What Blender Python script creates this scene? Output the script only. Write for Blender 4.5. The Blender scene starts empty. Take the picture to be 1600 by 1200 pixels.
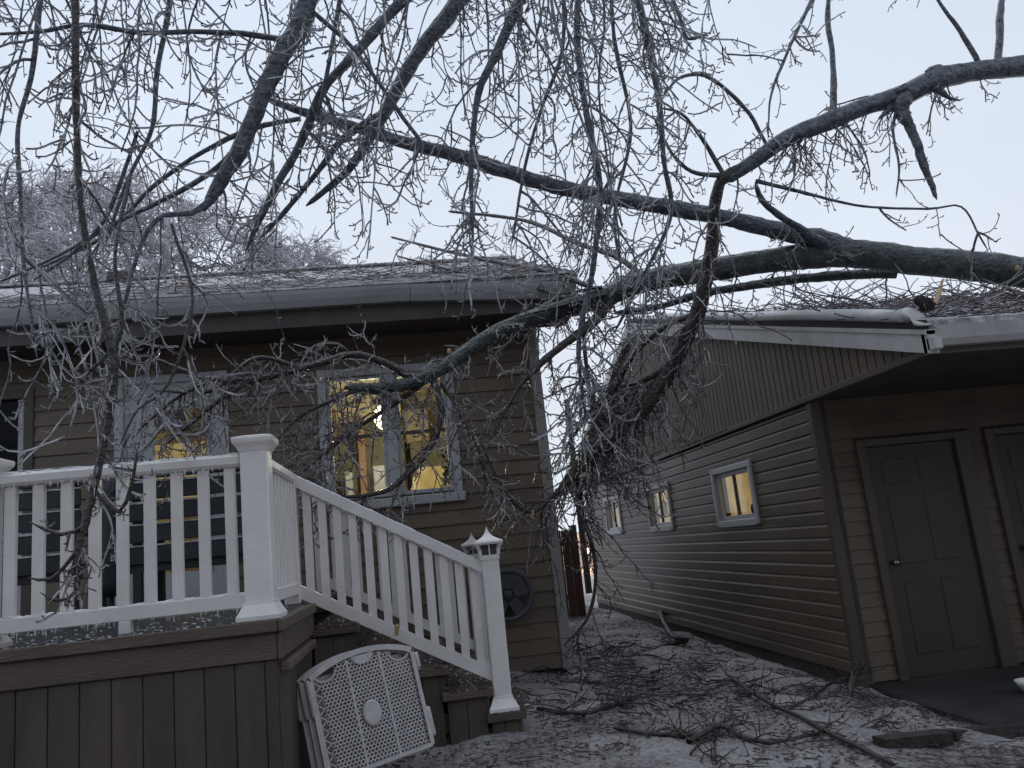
import bpy, math, random
import numpy as np
from mathutils import Vector, Matrix
random.seed(7); rng = np.random.default_rng(11)
S = bpy.context.scene
COL = S.collection

# ------------------------------------------------------------------ camera, sky, sun, exposure
EYE = np.array([0., 0., 1.4]); FPX = 1250.
yaw, pit, rol = [math.radians(a) for a in (7.635, 11.18, -5.938)]
cf = np.array([math.sin(yaw)*math.cos(pit), math.cos(yaw)*math.cos(pit), math.sin(pit)])
cr0 = np.array([math.cos(yaw), -math.sin(yaw), 0.]); cu0 = np.cross(cr0, cf)
cr = math.cos(rol)*cr0 + math.sin(rol)*cu0; cu = -math.sin(rol)*cr0 + math.cos(rol)*cu0
cam_d = bpy.data.cameras.new('camera'); cam = bpy.data.objects.new('camera', cam_d); COL.objects.link(cam)
cam_d.sensor_width = 36; cam_d.lens = 36*FPX/1600; cam_d.clip_end = 2000; cam_d.clip_start = 0.05
M4 = Matrix.Identity(4)
for i in range(3):
    M4[i][0] = cr[i]; M4[i][1] = cu[i]; M4[i][2] = -cf[i]; M4[i][3] = EYE[i]
cam.matrix_world = M4
S.camera = cam

W = bpy.data.worlds.new('World'); S.world = W; W.use_nodes = True
wn = W.node_tree.nodes; wl = W.node_tree.links
for n in list(wn): wn.remove(n)
wo = wn.new('ShaderNodeOutputWorld'); wb = wn.new('ShaderNodeBackground')
wt = wn.new('ShaderNodeTexCoord'); ws = wn.new('ShaderNodeSeparateXYZ'); wr = wn.new('ShaderNodeValToRGB')
wl.new(wt.outputs['Generated'], ws.inputs[0]); wl.new(ws.outputs['Z'], wr.inputs[0])
el = wr.color_ramp.elements
el[0].position = 0.0; el[0].color = (0.75, 0.80, 0.87, 1)
el[1].position = 0.75; el[1].color = (0.62, 0.71, 0.85, 1)
wz = wn.new('ShaderNodeTexNoise'); wz.inputs['Scale'].default_value = 2.2; wz.inputs['Detail'].default_value = 4; wl.new(wt.outputs['Generated'], wz.inputs['Vector'])
wm = wn.new('ShaderNodeMapRange'); wm.inputs[1].default_value = .3; wm.inputs[2].default_value = .7; wm.inputs[3].default_value = .94; wm.inputs[4].default_value = 1.05; wl.new(wz.outputs['Fac'], wm.inputs[0])
wx = wn.new('ShaderNodeVectorMath'); wx.operation = 'SCALE'; wl.new(wr.outputs[0], wx.inputs[0]); wl.new(wm.outputs[0], wx.inputs['Scale'])
wl.new(wx.outputs[0], wb.inputs[0]); wb.inputs[1].default_value = 1.0
wl.new(wb.outputs[0], wo.inputs[0])
sd = bpy.data.lights.new('overcast_sun', 'SUN'); sun = bpy.data.objects.new('overcast_sun', sd); COL.objects.link(sun)
sd.energy = 0.6; sd.angle = math.radians(60); sd.color = (0.95, 0.97, 1.0)
sun.rotation_euler = (math.radians(-22), math.radians(-10), 0)
S.render.engine = 'CYCLES'; S.cycles.max_bounces = 5; S.cycles.diffuse_bounces = 3; S.cycles.glossy_bounces = 2; S.cycles.transparent_max_bounces = 6
S.view_settings.view_transform = 'Standard'; S.view_settings.look = 'None'
S.view_settings.exposure = 0.12; S.view_settings.gamma = 1.0; S.view_settings.use_curve_mapping = False

def at(x, y, Y):
    d = (x-800)*cr - (y-600)*cu + FPX*cf
    return EYE + d*(Y-EYE[1])/d[1]
def path(pts):
    """pts: (px, py, depth, thickness px) -> points, radii in metres; depth / thickness may be left out"""
    P, R, ks = [], [], []
    for i, q in enumerate(pts):
        if len(q) == 4: ks.append(i)
    for i, q in enumerate(pts):
        if len(q) == 4: Y, th = q[2], q[3]
        else:
            a = max([k for k in ks if k < i]); b = min([k for k in ks if k > i]); f = (i-a)/(b-a)
            Y = pts[a][2]*(1-f)+pts[b][2]*f; th = pts[a][3]*(1-f)+pts[b][3]*f
        p = at(q[0], q[1], Y); P.append(p); R.append(th/2*np.dot(p-EYE, cf)/FPX)
    return np.array(P), np.array(R)

# ------------------------------------------------------------------ materials
MAT = {}
def mat(name, col, rough=0.7, var=0.25, scale=6.0, bump=0.0, bscale=40.0, col2=None, stretch=(1, 1, 1), metallic=0.0, coat=0.0, lo=0.35, hi=0.65, spec=0.5, detail=6, tone=0.0):
    m = bpy.data.materials.new(name); m.use_nodes = True; nt = m.node_tree; b = nt.nodes['Principled BSDF']
    tc = nt.nodes.new('ShaderNodeTexCoord'); mp = nt.nodes.new('ShaderNodeMapping'); mp.inputs['Scale'].default_value = stretch
    geo = nt.nodes.new('ShaderNodeNewGeometry')
    nt.links.new(geo.outputs['Position'], mp.inputs[0])
    nz = nt.nodes.new('ShaderNodeTexNoise'); nz.inputs['Scale'].default_value = scale; nz.inputs['Detail'].default_value = detail; nz.inputs['Roughness'].default_value = 0.65
    nt.links.new(mp.outputs[0], nz.inputs['Vector'])
    rp = nt.nodes.new('ShaderNodeValToRGB'); rp.color_ramp.elements[0].position = lo; rp.color_ramp.elements[1].position = hi
    c = np.array(col)
    c1 = c*(1-var); c2 = np.array(col2) if col2 is not None else np.minimum(c*(1+var), 0.95)
    rp.color_ramp.elements[0].color = (*c1, 1); rp.color_ramp.elements[1].color = (*c2, 1)
    nt.links.new(nz.outputs['Fac'], rp.inputs[0])
    if tone:
        oi = nt.nodes.new('ShaderNodeObjectInfo'); mr = nt.nodes.new('ShaderNodeMapRange'); mr.inputs[3].default_value = 1-tone; mr.inputs[4].default_value = 1+tone
        vm = nt.nodes.new('ShaderNodeVectorMath'); vm.operation = 'SCALE'
        nt.links.new(oi.outputs['Random'], mr.inputs[0]); nt.links.new(rp.outputs[0], vm.inputs[0]); nt.links.new(mr.outputs[0], vm.inputs['Scale']); nt.links.new(vm.outputs[0], b.inputs['Base Color'])
    else: nt.links.new(rp.outputs[0], b.inputs['Base Color'])
    b.inputs['Roughness'].default_value = rough; b.inputs['Metallic'].default_value = metallic
    b.inputs['Coat Weight'].default_value = coat; b.inputs['Coat Roughness'].default_value = 0.08
    b.inputs['Specular IOR Level'].default_value = spec
    if bump:
        nb = nt.nodes.new('ShaderNodeTexNoise'); nb.inputs['Scale'].default_value = bscale; nb.inputs['Detail'].default_value = 5
        nt.links.new(mp.outputs[0], nb.inputs['Vector'])
        bp = nt.nodes.new('ShaderNodeBump'); bp.inputs['Strength'].default_value = bump; bp.inputs['Distance'].default_value = 0.03
        nt.links.new(nb.outputs['Fac'], bp.inputs['Height']); nt.links.new(bp.outputs[0], b.inputs['Normal'])
    MAT[name] = m; return m
def emit(name, col, strength, col2=None, scale=5):
    m = mat(name, (0.05, 0.05, 0.05), 0.9); nt = m.node_tree; b = nt.nodes['Principled BSDF']
    nz = nt.nodes.new('ShaderNodeTexNoise'); nz.inputs['Scale'].default_value = scale; nz.inputs['Detail'].default_value = 6
    geo = nt.nodes.new('ShaderNodeNewGeometry'); nt.links.new(geo.outputs['Position'], nz.inputs['Vector'])
    rp = nt.nodes.new('ShaderNodeValToRGB'); rp.color_ramp.elements[0].position = .35; rp.color_ramp.elements[1].position = .62
    rp.color_ramp.elements[0].color = (*(col2 or col), 1); rp.color_ramp.elements[1].color = (*col, 1)
    nt.links.new(nz.outputs['Fac'], rp.inputs[0]); nt.links.new(rp.outputs[0], b.inputs['Emission Color'])
    b.inputs['Emission Strength'].default_value = strength
    return m
mat('siding', (.136, .105, .078), .55, .16, 3, .15, 60, stretch=(.3, 1, 1), tone=.07)
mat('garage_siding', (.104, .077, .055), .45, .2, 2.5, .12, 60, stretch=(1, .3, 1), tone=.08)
mat('gable_siding', (.108, .082, .062), .55, .15, 3, .12, 60, stretch=(1, 1, .3), tone=.07)
mat('trim', (.28, .265, .255), .5, .08, 4)
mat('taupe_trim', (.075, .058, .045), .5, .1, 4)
mat('sheath', (.05, .045, .04), .9, .2)
mat('vinyl', (.72, .69, .67), .38, .09, 3, .08, 80)
mat('gutter_metal', (.33, .34, .35), .32, .12, 3, stretch=(.3, 1, 1))
mat('white_metal', (.44, .43, .43), .4, .14, 4)
mat('shingle', (.30, .285, .29), .75, .45, 9, .6, 50, col2=(.60, .585, .60), lo=.38, hi=.62)
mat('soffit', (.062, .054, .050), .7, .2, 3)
mat('foundation', (.05, .048, .047), .9, .3, 8, .4)
mat('deck_board', (.094, .071, .055), .6, .25, 5, .3, 90, stretch=(.25, 1, 1), tone=.08)
mat('skirt_board', (.070, .054, .043), .6, .28, 5, .3, 90, stretch=(1, 1, .15), tone=.1)
mat('glass_dark', (.012, .013, .016), .06, .2, 2, spec=.6)
mat('frame_white', (.42, .43, .45), .45, .07, 5)
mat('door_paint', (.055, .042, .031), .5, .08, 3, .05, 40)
mat('brass', (.30, .26, .18), .3, .2, 9, metallic=1)
mat('bench_paint', (.018, .021, .026), .45, .3, 6, .1, 60)
mat('snow', (.34, .34, .37), .5, .3, 14, .6, 40, col2=(.55, .56, .6))
mat('bark', (.064, .074, .094), .28, .5, 22, 1.0, 38, col2=(.155, .175, .212))  # bluish lens haze of the upper limbs painted into the bark colour
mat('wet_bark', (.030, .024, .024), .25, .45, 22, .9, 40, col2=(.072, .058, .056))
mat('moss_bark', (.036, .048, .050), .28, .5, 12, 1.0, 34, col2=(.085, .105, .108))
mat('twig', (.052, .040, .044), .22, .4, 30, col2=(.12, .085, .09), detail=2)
mat('haze_twig', (.075, .080, .098), .2, .4, 30, col2=(.175, .178, .20), detail=2)  # fine twigs against the sky, the same haze put into their paler blue
mat('litter_twig', (.032, .025, .024), .5, .4, 30, col2=(.06, .048, .046), detail=2)
mat('wet_plank', (.022, .022, .024), .3, .3, 5, .3, 60)
mat('ice', (.90, .91, .94), .1, .03, 40, col2=(.95, .95, .97), detail=1)
def ice_mat():
    nt = MAT['ice'].node_tree; o = nt.nodes['Material Output']; b = nt.nodes['Principled BSDF']
    t = nt.nodes.new('ShaderNodeBsdfTranslucent'); t.inputs[0].default_value = (.95, .96, 1, 1); x = nt.nodes.new('ShaderNodeMixShader'); x.inputs[0].default_value = .42; b.inputs['IOR'].default_value = 1.31; b.inputs['Roughness'].default_value = .08
    nt.links.new(b.outputs[0], x.inputs[1]); nt.links.new(t.outputs[0], x.inputs[2]); nt.links.new(x.outputs[0], o.inputs[0])
ice_mat()
mat('frost_twig', (.46, .44, .47), .6, .3, 1.2, col2=(.72, .70, .74), detail=2)
mat('fresh_wood', (.40, .27, .15), .7, .25, 30, stretch=(1, 1, .2))
mat('torn_wood', (.30, .13, .065), .7, .45, 12, .4, 40, stretch=(.3, 1, 1), col2=(.42, .22, .12))
mat('plastic_gate', (.50, .47, .47), .5, .12, 14, .1, 60)
mat('reel', (.062, .066, .078), .45, .15, 8)
mat('fence_wood', (.085, .045, .033), .7, .3, 5, .3, 60, stretch=(1, 1, .15))
mat('concrete', (.026, .024, .024), .8, .35, 5, .3, 40)
mat('timber', (.028, .023, .021), .8, .4, 9, .5, 40)
mat('leaf', (.040, .026, .022), .75, .5, 4, col2=(.075, .048, .04))
mat('pale_wall', (.55, .52, .50), .6, .1, 2)
mat('black_rubber', (.015, .015, .016), .6, .3, 8)
mat('interior_cream', (.70, .62, .44), .8, .08, 2)
mat('interior_tan', (.42, .36, .25), .8, .2, 3)
mat('interior_wood', (.26, .15, .085), .5, .25, 6, stretch=(1, 1, .15))
mat('olive_cabinet', (.13, .12, .075), .6, .2, 4)
mat('interior_white', (.36, .36, .36), .6, .08, 3)
mat('plant_green', (.03, .045, .02), .7, .4, 20)
emit('lit_curtain', (.60, .40, .155), .72, (.42, .27, .10), 7)
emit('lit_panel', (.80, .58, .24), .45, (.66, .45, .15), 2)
emit('lamp_glow', (1.0, .80, .45), 9.0)
emit('shade_glow', (.85, .58, .18), .62, (.6, .4, .12), 6)
emit('yard_lamp_glow', (1.0, .6, .3), 6.0)
# moss stain on the garage trim: green patch with its own shape
mat('moss_trim', (.13, .16, .05), .8, .4, 14, .3, 60)
# pane: mostly clear, mirror at grazing angles
def pane_mat():
    m = bpy.data.materials.new('pane'); m.use_nodes = True; nt = m.node_tree
    for n in list(nt.nodes): nt.nodes.remove(n)
    o = nt.nodes.new('ShaderNodeOutputMaterial'); g = nt.nodes.new('ShaderNodeBsdfGlossy'); t = nt.nodes.new('ShaderNodeBsdfTransparent')
    x = nt.nodes.new('ShaderNodeMixShader'); lw = nt.nodes.new('ShaderNodeLayerWeight'); lw.inputs[0].default_value = .5; pw = nt.nodes.new('ShaderNodeMath'); pw.operation = 'POWER'; pw.inputs[1].default_value = 5; nt.links.new(lw.outputs['Facing'], pw.inputs[0]); f = nt.nodes.new('ShaderNodeMath'); f.operation = 'MULTIPLY_ADD'; f.inputs[1].default_value = .6; f.inputs[2].default_value = .03; nt.links.new(pw.outputs[0], f.inputs[0])
    g.inputs['Roughness'].default_value = .03; t.inputs[0].default_value = (.86, .88, .88, 1)
    nt.links.new(f.outputs[0], x.inputs[0]); nt.links.new(t.outputs[0], x.inputs[1]); nt.links.new(g.outputs[0], x.inputs[2]); nt.links.new(x.outputs[0], o.inputs[0])
    MAT['pane'] = m
pane_mat()

# ------------------------------------------------------------------ builders
class MB:
    def __init__(s): s.v = []; s.f = []
    def add(s, vs, fs):
        b = len(s.v); s.v += [tuple(float(c) for c in v) for v in vs]; s.f += [tuple(b+i for i in f) for f in fs]; return s
    def box(s, x0, x1, y0, y1, z0, z1):
        return s.add([(x0,y0,z0),(x1,y0,z0),(x1,y1,z0),(x0,y1,z0),(x0,y0,z1),(x1,y0,z1),(x1,y1,z1),(x0,y1,z1)],
                     [(0,3,2,1),(4,5,6,7),(0,1,5,4),(1,2,6,5),(2,3,7,6),(3,0,4,7)])
    def bbox(s, x0, x1, y0, y1, z0, z1, b=.006):
        """box with all edges chamfered"""
        c = [(x0+x1)/2, (y0+y1)/2, (z0+z1)/2]; h = [abs(x1-x0)/2, abs(y1-y0)/2, abs(z1-z0)/2]; b = min(b, *[k*.45 for k in h])
        import bmesh
        bm = bmesh.new(); bmesh.ops.create_cube(bm, size=2)
        for v in bm.verts: v.co = Vector((c[0]+v.co.x*h[0], c[1]+v.co.y*h[1], c[2]+v.co.z*h[2]))
        bmesh.ops.bevel(bm, geom=bm.edges[:], offset=b, segments=1, affect='EDGES')
        bm.verts.index_update(); s.add([v.co[:] for v in bm.verts], [[v.index for v in f.verts] for f in bm.faces]); bm.free(); return s
    def prism(s, prof, axis, a, b):
        """prof: closed 2D outline in the other two axes (order y,z / x,z / x,y)"""
        def P(q, t): return {0: (t, q[0], q[1]), 1: (q[0], t, q[1]), 2: (q[0], q[1], t)}[axis]
        n = len(prof)
        return s.add([P(q, a) for q in prof]+[P(q, b) for q in prof], [tuple(range(n))[::-1], tuple(range(n, 2*n))]+[(i, (i+1) % n, n+(i+1) % n, n+i) for i in range(n)])
    def sloped(s, a, b, w, h):
        """bar from a to b (lies in a vertical plane), vertical height h, width w across"""
        a = np.array(a, float); b = np.array(b, float); d = b-a; side = np.cross(d, (0, 0, 1)); side = side/np.linalg.norm(side)*w/2; up = np.array((0, 0, h/2))
        return s.add([a-side-up, a+side-up, a+side+up, a-side+up, b-side-up, b+side-up, b+side+up, b-side+up], [(0,1,2,3),(7,6,5,4),(0,4,5,1),(1,5,6,2),(2,6,7,3),(3,7,4,0)])
    def loft(s, rings):
        n = len(rings[0]); vs = [p for r in rings for p in r]; fs = [(k*n+i, k*n+(i+1) % n, (k+1)*n+(i+1) % n, (k+1)*n+i) for k in range(len(rings)-1) for i in range(n)]
        return s.add(vs, fs+[tuple(range(n))[::-1], tuple((len(rings)-1)*n+i for i in range(n))])
    def lathe(s, c, prof, seg=16, axis=2, closed=False):
        R = []
        for r, t in prof:
            ring = []
            for i in range(seg):
                a = 2*math.pi*i/seg; u, v = r*math.cos(a), r*math.sin(a)
                ring.append({2: (c[0]+u, c[1]+v, c[2]+t), 1: (c[0]+u, c[1]+t, c[2]+v), 0: (c[0]+t, c[1]+u, c[2]+v)}[axis])
            R.append(ring)
        if closed:
            k = len(R); vs = [p for r in R for p in r]
            return s.add(vs, [(j*seg+i, j*seg+(i+1) % seg, ((j+1) % k)*seg+(i+1) % seg, ((j+1) % k)*seg+i) for j in range(k) for i in range(seg)])
        return s.loft(R)
    def build(s, name, m, parent=None, smooth=False, loc=None):
        me = bpy.data.meshes.new(name); me.from_pydata(s.v, [], s.f); me.update()
        if smooth: me.polygons.foreach_set('use_smooth', [True]*len(me.polygons))
        me.materials.append(MAT[m]); o = bpy.data.objects.new(name, me); COL.objects.link(o)
        if loc is not None: o.location = loc
        if parent is not None: par(o, parent)
        import bmesh
        bm = bmesh.new(); bm.from_mesh(me); bmesh.ops.recalc_face_normals(bm, faces=bm.faces); bm.to_mesh(me); bm.free()
        return o
def par(o, p):
    o.parent = p; q = p; off = Vector((0, 0, 0))
    while q is not None: off += q.location; q = q.parent
    o.location = o.location - off
def tag(o, label=None, cat=None, group=None, kind=None):
    if label: o['label'] = label
    if cat: o['category'] = cat
    if group: o['group'] = group
    if kind: o['kind'] = kind
    return o
def thing(name, loc, label, cat, group=None):
    o = bpy.data.objects.new(name, None); COL.objects.link(o); o.location = loc; o.empty_display_size = .2
    return tag(o, label, cat, group)
def copy_obj(o, loc, parent=None):
    c = o.copy(); COL.objects.link(c); c.location = loc
    if parent is not None: c.parent = None; par(c, parent)
    return c

def tube_mesh(name, tubes, m, parent=None, sides=4, smooth=True, kind=None, rough=0.0, ridge=0.0):
    """tubes: list of (P array (k,n,3), R array (k,n)) batches, all become one mesh"""
    V, Fq = [], []; base = 0
    for P, R in tubes:
        if len(P) == 0: continue
        P = np.asarray(P, float); R = np.asarray(R, float); k, n, _ = P.shape
        T = np.gradient(P, axis=1); T /= np.linalg.norm(T, axis=2, keepdims=True)+1e-9
        ref = np.zeros_like(T); ref[:] = (.31, .92, .22)
        A = np.cross(T, ref); A /= np.linalg.norm(A, axis=2, keepdims=True)+1e-9; B = np.cross(T, A)
        ang = np.arange(sides)*2*math.pi/sides
        rr = R[:, :, None, None]
        if rough: rr = rr*(1+rough*rng.standard_normal((k, n, sides, 1)))
        if ridge:
            w = np.cumsum(rng.standard_normal((k, n, sides, 1)), axis=1)*.35+rng.standard_normal((k, 1, sides, 1))*1.2
            rr = rr*(1+ridge*np.tanh(w))
        ring = P[:, :, None, :] + rr*(A[:, :, None, :]*np.cos(ang)[None, None, :, None]+B[:, :, None, :]*np.sin(ang)[None, None, :, None])
        V.append(ring.reshape(-1, 3))
        idx = base+np.arange(k*n*sides).reshape(k, n, sides); nx = np.roll(idx, -1, axis=2)
        q = np.stack([idx[:, :-1], nx[:, :-1], nx[:, 1:], idx[:, 1:]], axis=-1).reshape(-1, 4); Fq.append(q)
        if sides == 4:
            Fq.append(idx[:, -1]); 
            Fq.append(idx[:, 0][:, ::-1])
        base += k*n*sides
    V = np.concatenate(V); Fq = np.concatenate(Fq)
    me = bpy.data.meshes.new(name); me.vertices.add(len(V)); me.vertices.foreach_set('co', V.astype(np.float32).ravel())
    me.loops.add(Fq.size); me.loops.foreach_set('vertex_index', Fq.astype(np.int32).ravel())
    me.polygons.add(len(Fq)); me.polygons.foreach_set('loop_start', np.arange(0, Fq.size, 4, dtype=np.int32))
    try: me.polygons.foreach_set('loop_total', np.full(len(Fq), 4, dtype=np.int32))
    except Exception: pass
    if smooth: me.polygons.foreach_set('use_smooth', np.ones(len(Fq), dtype=bool))
    me.update(calc_edges=True); me.materials.append(MAT[m])
    o = bpy.data.objects.new(name, me); COL.objects.link(o)
    if parent is not None: par(o, parent)
    if kind: o['kind'] = kind
    return o

def spline(P, R, step=.05):
    """Catmull-Rom resample"""
    P = np.asarray(P); R = np.asarray(R); out, rad = [], []
    Q = np.vstack([2*P[0]-P[1], P, 2*P[-1]-P[-2]])
    for i in range(len(P)-1):
        p0, p1, p2, p3 = Q[i:i+4]; n = max(2, int(np.linalg.norm(p2-p1)/step))
        t = np.linspace(0, 1, n, endpoint=False)[:, None]
        out.append(.5*((2*p1)+(-p0+p2)*t+(2*p0-5*p1+4*p2-p3)*t**2+(-p0+3*p1-3*p2+p3)*t**3)); rad.append(R[i]*(1-t[:, 0])+R[i+1]*t[:, 0])
    out.append(P[-1:]); rad.append(R[-1:])
    return np.concatenate(out), np.concatenate(rad)
def limb_mesh(name, P, R, m, parent, sides=9, rough=.05, wob=.12, taper_end=True, lump=1.0):
    P = P.copy(); n = len(P)
    w = np.cumsum(rng.standard_normal((n, 3)), axis=0)
    w = w - np.linspace(0, 1, n)[:, None]*w[-1]; w = w/max(1, math.sqrt(n))
    P = P+w*R[:, None]*wob*3
    lump = .3 if R.max() > .06 else 1.0
    R = R*(1+lump*.06*np.sin(np.arange(n)*.5+rng.random()*6)+lump*.04*rng.standard_normal(n))
    R = R.copy(); 
    if taper_end: R[-1] *= .25
    R[0] *= .9
    big = R.max() > .045
    return tube_mesh(name, [(P[None], R[None])], m, parent, sides=22 if big else sides, rough=rough, ridge=(.03 if m == 'moss_bark' else .06) if big else .04)

def unit(v): return v/(np.linalg.norm(v, axis=-1, keepdims=True)+1e-9)
def grow(p0, d0, L, n, g0, g1, jit):
    m = len(p0); d = unit(d0); P = [p0]; z = np.array([0, 0, 1.])
    for i in range(n-1):
        t = i/max(1, n-2)
        d = unit(d+((g0*(1-t)+g1*t)[:, None])*z+jit*rng.standard_normal((m, 3)))
        P.append(P[-1]+d*(L/(n-1))[:, None])
    return np.stack(P, axis=1)
def children(P, per, tlo=.1, thi=1.0, spread=1.0, along=.5):
    """positions and directions of side shoots on a batch of shoots P (k,n,3); per = children each"""
    k, n, _ = P.shape; m = k*per
    owner = np.repeat(np.arange(k), per); t = (np.tile((np.arange(per)+.5)/per, k)+rng.uniform(-.4, .4, m)/per)
    t = np.clip(tlo+(thi-tlo)*t, 0, .999)*(n-1); i = t.astype(int); f = (t-i)[:, None]
    p = P[owner, i]*(1-f)+P[owner, i+1]*f; tan = unit(P[owner, i+1]-P[owner, i])
    rnd = rng.standard_normal((m, 3)); side = unit(rnd-(rnd*tan).sum(1, keepdims=True)*tan)
    return p, unit(tan*along+side*spread), owner
def icing(P, r, keep=.6, ir=.0028):
    """a strand of ice under each kept shoot"""
    s = rng.random(len(P)) < keep; Q = P[s].copy(); n = Q.shape[1]
    Q[:, :, 2] -= r*.9
    R = np.full(Q.shape[:2], ir)*rng.uniform(.6, 1.15, Q.shape[:2]); R[:, 0] *= .3; R[:, -1] *= .5
    return Q, R
def icicles(P, per, lmin=.015, lmax=.05, r=.003):
    p, _, _ = children(P, per); L = rng.uniform(lmin, lmax, len(p))*rng.choice([.5, 1, 1, 1.6], len(p))
    e = p.copy(); e[:, 2] -= L; mid = p.copy(); mid[:, 2] -= L*.4
    return np.stack([p, mid, e], 1), np.stack([np.full(len(p), r), np.full(len(p), r*.7), np.full(len(p), r*.15)], 1)
BRANCH_STATS = [0]; TWM = ['twig']
def foliage(axis, rad, parent, k1=5.0, l1=(.3, .9), per2=9, per3=2, l2=(.07, .26), droop=-.28, up=.10, ice=.75, tw=1.0, t0=0.0, extra=None, icic=2, down=.5):
    """hanging iced shoots on a limb axis; makes the parts twigs and ice under parent"""
    seg = np.linalg.norm(np.diff(axis, axis=0), axis=1); L = seg.sum(); m = max(1, int(L*k1))
    cum = np.concatenate([[0], np.cumsum(seg)]); s = np.sort(rng.uniform(t0*L, L, m))
    i = np.clip(np.searchsorted(cum, s)-1, 0, len(seg)-1); f = ((s-cum[i])/seg[i])[:, None]
    p = axis[i]*(1-f)+axis[i+1]*f; tan = unit(axis[i+1]-axis[i]); rnd = rng.standard_normal((m, 3)); rnd[:, 2] -= down
    side = unit(rnd-(rnd*tan).sum(1, keepdims=True)*tan); d = unit(tan*.5+side)
    Ls = rng.uniform(*l1, m)*rng.choice([.6, 1, 1, 1.25], m)
    A = grow(p, d, Ls, 11, np.full(m, droop)*rng.uniform(.4, 1.3, m), np.full(m, up)*rng.uniform(-.6, 1.6, m), .13)
    twig_set(A, parent, per2, per3, l2, ice, tw, icic)
    return A
def twig_set(A, parent, per2, per3, l2, ice, tw, icic=2, r1=(.0072, .0036)):
    m = len(A)
    RA = np.linspace(r1[0], r1[1], A.shape[1])[None]*np.ones((m, 1))*tw*rng.uniform(.55, 1.35, (m, 1))
    per2 = max(2, int(round(per2*.72))); p2, d2, _ = children(A, per2, .08, 1.0, 1.0, .65); m2 = len(p2); L2 = rng.uniform(*l2, m2)*rng.choice([.5, 1, 1, 1.4], m2)
    B = grow(p2, d2, L2, 7, np.full(m2, -.26)*rng.uniform(0, 1.5, m2), np.full(m2, .5)*rng.uniform(-.5, 1.3, m2), .11)
    RB = np.linspace(.0043, .0028, 7)[None]*np.ones((m2, 1))*tw*rng.uniform(.55, 1.35, (m2, 1)); RB[:, -1] *= 1.5
    T = [(A, RA), (B, RB)]
    I = []
    if per3:
        p3, d3, _ = children(B, per3, .3, 1.0, 1.0, .5); m3 = len(p3); L3 = rng.uniform(.015, .055, m3)
        C = grow(p3, d3, L3, 4, np.full(m3, .05), np.full(m3, .25), .15); RC = np.array([.0026, .0024, .0042, .0027])[None]*np.ones((m3, 1))*tw
        T.append((C, RC)); BRANCH_STATS[0] += m3
    BRANCH_STATS[0] += m+m2
    tube_mesh('twigs', T, TWM[0], parent, sides=4, kind='stuff')
    if ice > 0:
        I.append(icing(A, .0058*tw, min(1, ice*1.2), .0058)); I.append(icing(B, .0042*tw, ice, .0044))
        if per3: I.append(icing(C, .0012, ice*.75, .0040))
        if icic: I.append(icicles(A, icic)); 
        I.append(icicles(B, 1, .008, .026, .0024))
        tube_mesh('ice', I, 'ice', parent, sides=3, kind='stuff')

def gz(x, y=0):
    xs = np.array([-1, .5, 3.1, 3.75, 6.0]); zs = np.array([.24, .20, .03, -.16, -.2])
    return np.interp(x, xs, zs)

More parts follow.
